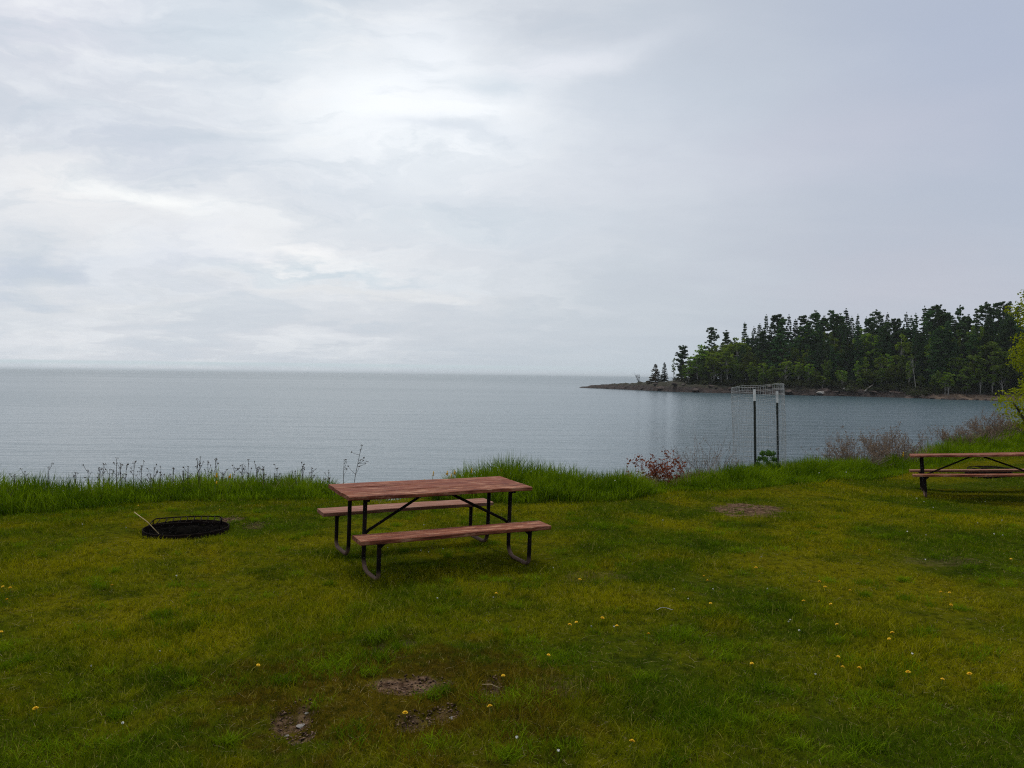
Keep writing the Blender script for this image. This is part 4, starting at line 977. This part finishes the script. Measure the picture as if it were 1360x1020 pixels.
solo = {(49, 941): 'lone orange-yellow dandelion near the bottom left corner', (837, 986): 'lone yellow dandelion near the bottom edge, right of centre', (340, 882): 'lone dandelion left of the dark hole in the turf',
        (654, 939): 'yellow dandelion just below the pale twig', (669, 897): 'yellow dandelion just above the pale twig', (726, 869): 'lone small dandelion right of the pale twig and bare patches'}
for px, py in [(935, 766), (939, 771), (1004, 754), (944, 801), (755, 830), (767, 826), (798, 820), (820, 831), (861, 843), (1000, 881), (837, 986), (726, 869), (768, 769), (1128, 784), (1068, 799), (1106, 802), (1097, 780), (1115, 829), (1250, 787), (1262, 787), (1260, 803),
        (1183, 848), (1187, 841), (1112, 872), (1140, 888), (1118, 886), (1208, 893), (1250, 902), (1290, 895), (1343, 742), (49, 941), (340, 882), (15, 781), (7, 778), (9, 797), (2, 839), (148, 778), (669, 897), (654, 939), (659, 788), (538, 948), (184, 670), (330, 658), (292, 676), (1090, 773)]:
    lb = solo.get((px, py)); put_flower(px, py, True, lb or LY, None if lb else GY, None, .8 if py < 700 else 1.0)
for px, py in [(572, 628), (591, 629), (596, 631), (601, 628), (623, 624), (663, 626), (561, 638), (282, 632), (284, 640), (300, 633), (1199, 602)]:
    put_flower(px, py, True, 'yellow dandelion standing tall in the unmown bank grass', 'tall dandelions in the bank grass', float(np.interp(px, [0, 600, 1200], [11.2, 12.2, 16.6])), 1.0)
WH = [(563, 696), (514, 725), (560, 729), (570, 730), (589, 727), (734, 751), (581, 792), (1168, 728), (1205, 705), (1230, 709), (1320, 708), (1333, 709), (1229, 741), (1211, 657), (1217, 661), (1226, 665), (1239, 673), (1309, 665), (896, 780), (915, 792), (948, 780), (1047, 822), (1062, 834), (1050, 820), (786, 829), (816, 829),
      (1211, 865), (1082, 891), (688, 974), (110, 670), (234, 762), (110, 695), (168, 700), (656, 790), (741, 993), (165, 663), (84, 652), (123, 880), (163, 956), (213, 861), (817, 638), (712, 656), (725, 662), (645, 669), (1124, 627), (990, 632), (1088, 628), (1240, 616), (1222, 613), (1264, 616), (1330, 690), (1010, 737), (1020, 779), (1298, 693), (880, 690)]
for px, py in WH:
    if py < 662 and not 1200 < px < 1245: put_flower(px, py, False, 'white seed head standing in the unmown bank grass', 'white seed heads in the bank grass', float(inner(0) if px < 0 else np.interp(px, [0, 430, 880, 1100, 1300], [10.9, 12.3, 12.9, 15.4, 17])), .9)
    else: put_flower(px, py, False, 'tiny white dandelion seed head in the mown lawn', 'white seed heads in the mown lawn', None, .85 if py < 720 else .7)

# small stones in the bare spot at the lower left
for i_, (px, py, s_, lb) in enumerate([(401, 950, .045, 'largest flat pale stone in the lower left bare patch'), (407, 938, .022, 'small pale stone at the top of the lower left bare patch'), (394, 982, .040, 'buff stone at the bottom of the lower left bare patch'), (381, 967, .022, 'small dark stone left side of the lower left bare patch'),
        (658, 921, .02, 'little pale stone beside the pale twig'), (600, 947, .03, 'buff stone in the small bare patch right of the long one')]):
    o_ = boulder_mesh(60 + i_, MAT['stone'], 'stone'); p_ = ground(px, py); o_.location = (p_.x, p_.y, float(gz(p_.x, p_.y)) + .006); o_.scale = (s_ * .75, s_ * .6, s_ * .3); o_.rotation_euler = (.1, 0, i_ * 1.3); tag(o_, lb, 'stone')

# grit and thatch
rg2 = np.random.default_rng(19)
def debris(name, n, size, mat, label, spots, zoff=.004):
    P_ = []
    for (bx, by, rx, ry, k) in spots:
        m_ = int(n * k); a_ = rg2.uniform(0, 6.28, m_); q_ = rg2.random(m_) ** .6 * 1.15; P_.append(np.stack([bx + np.cos(a_) * q_ * rx, by + np.sin(a_) * q_ * ry], -1))
    P_ = np.concatenate(P_); z_ = gz(P_[:, 0], P_[:, 1]) + zoff; n_ = len(P_); s_ = size * rg2.uniform(.3, 1.3, n_) ** 1.6
    oc = np.array([(1, 0, 0), (0, 1, 0), (-1, 0, 0), (0, -1, 0), (0, 0, .6), (0, 0, -.6)]); V_ = oc[None] * s_[:, None, None] * rg2.uniform(.6, 1.4, (n_, 6, 1)) + np.stack([P_[:, 0], P_[:, 1], z_], -1)[:, None]
    F_ = np.array([(0, 1, 4), (1, 2, 4), (2, 3, 4), (3, 0, 4), (1, 0, 5), (2, 1, 5), (3, 2, 5), (0, 3, 5)]); F_ = (np.arange(n_)[:, None, None] * 6 + F_[None]).reshape(-1, 3)
    return tag(mesh_np(name, V_.reshape(-1, 3), F_, mat), label, kind='stuff')
mt, t, o = new_mat('grit'); p = pos(t); n1 = t.noise(p, 40, 2, .5)
principled(t, o, t.mix(t.ss(n1, .35, .65), (.016, .010, .007), (.16, .105, .075)), 1.0, 0); MAT['grit'] = mt
debris('gravel', 260, .0075, MAT['grit'], 'grit and crumbs of earth in the bare patches', [BAREW[0]] + BAREW[3:11])
n = 9000; y = rng.uniform(3.0, 9.0, n); x = rng.uniform(-1, 1, n) * (.72 * y + .8)
th = blades('thatch', x, y, rng.uniform(.008, .028, n), .0032 * np.ones(n), rng.uniform(2.0, 5.0, n), 2, MAT['dead'])
tag(th, 'pale dry clippings lying in the mown grass', kind='stuff')

# damp air over the lake: one box of thin even haze round camera and scene
mt = bpy.data.materials.new('haze_air'); mt.use_nodes = True; t = NT(mt.node_tree); t.n.clear()
o = t.n.new('ShaderNodeOutputMaterial'); pv_ = t.n.new('ShaderNodeVolumePrincipled'); pv_.inputs['Color'].default_value = (.80, .87, .92, 1)
pv_.inputs['Density'].default_value = HAZE; pv_.inputs['Anisotropy'].default_value = .2; t.l.new(pv_.outputs[0], o.inputs['Volume'])
mb = MB(); mb.box(-61000, 61000, -2100, 90100, -12.0, 26.0); tag(mb.build('haze', mt), 'thin pale damp air fading the far lake', kind='stuff')
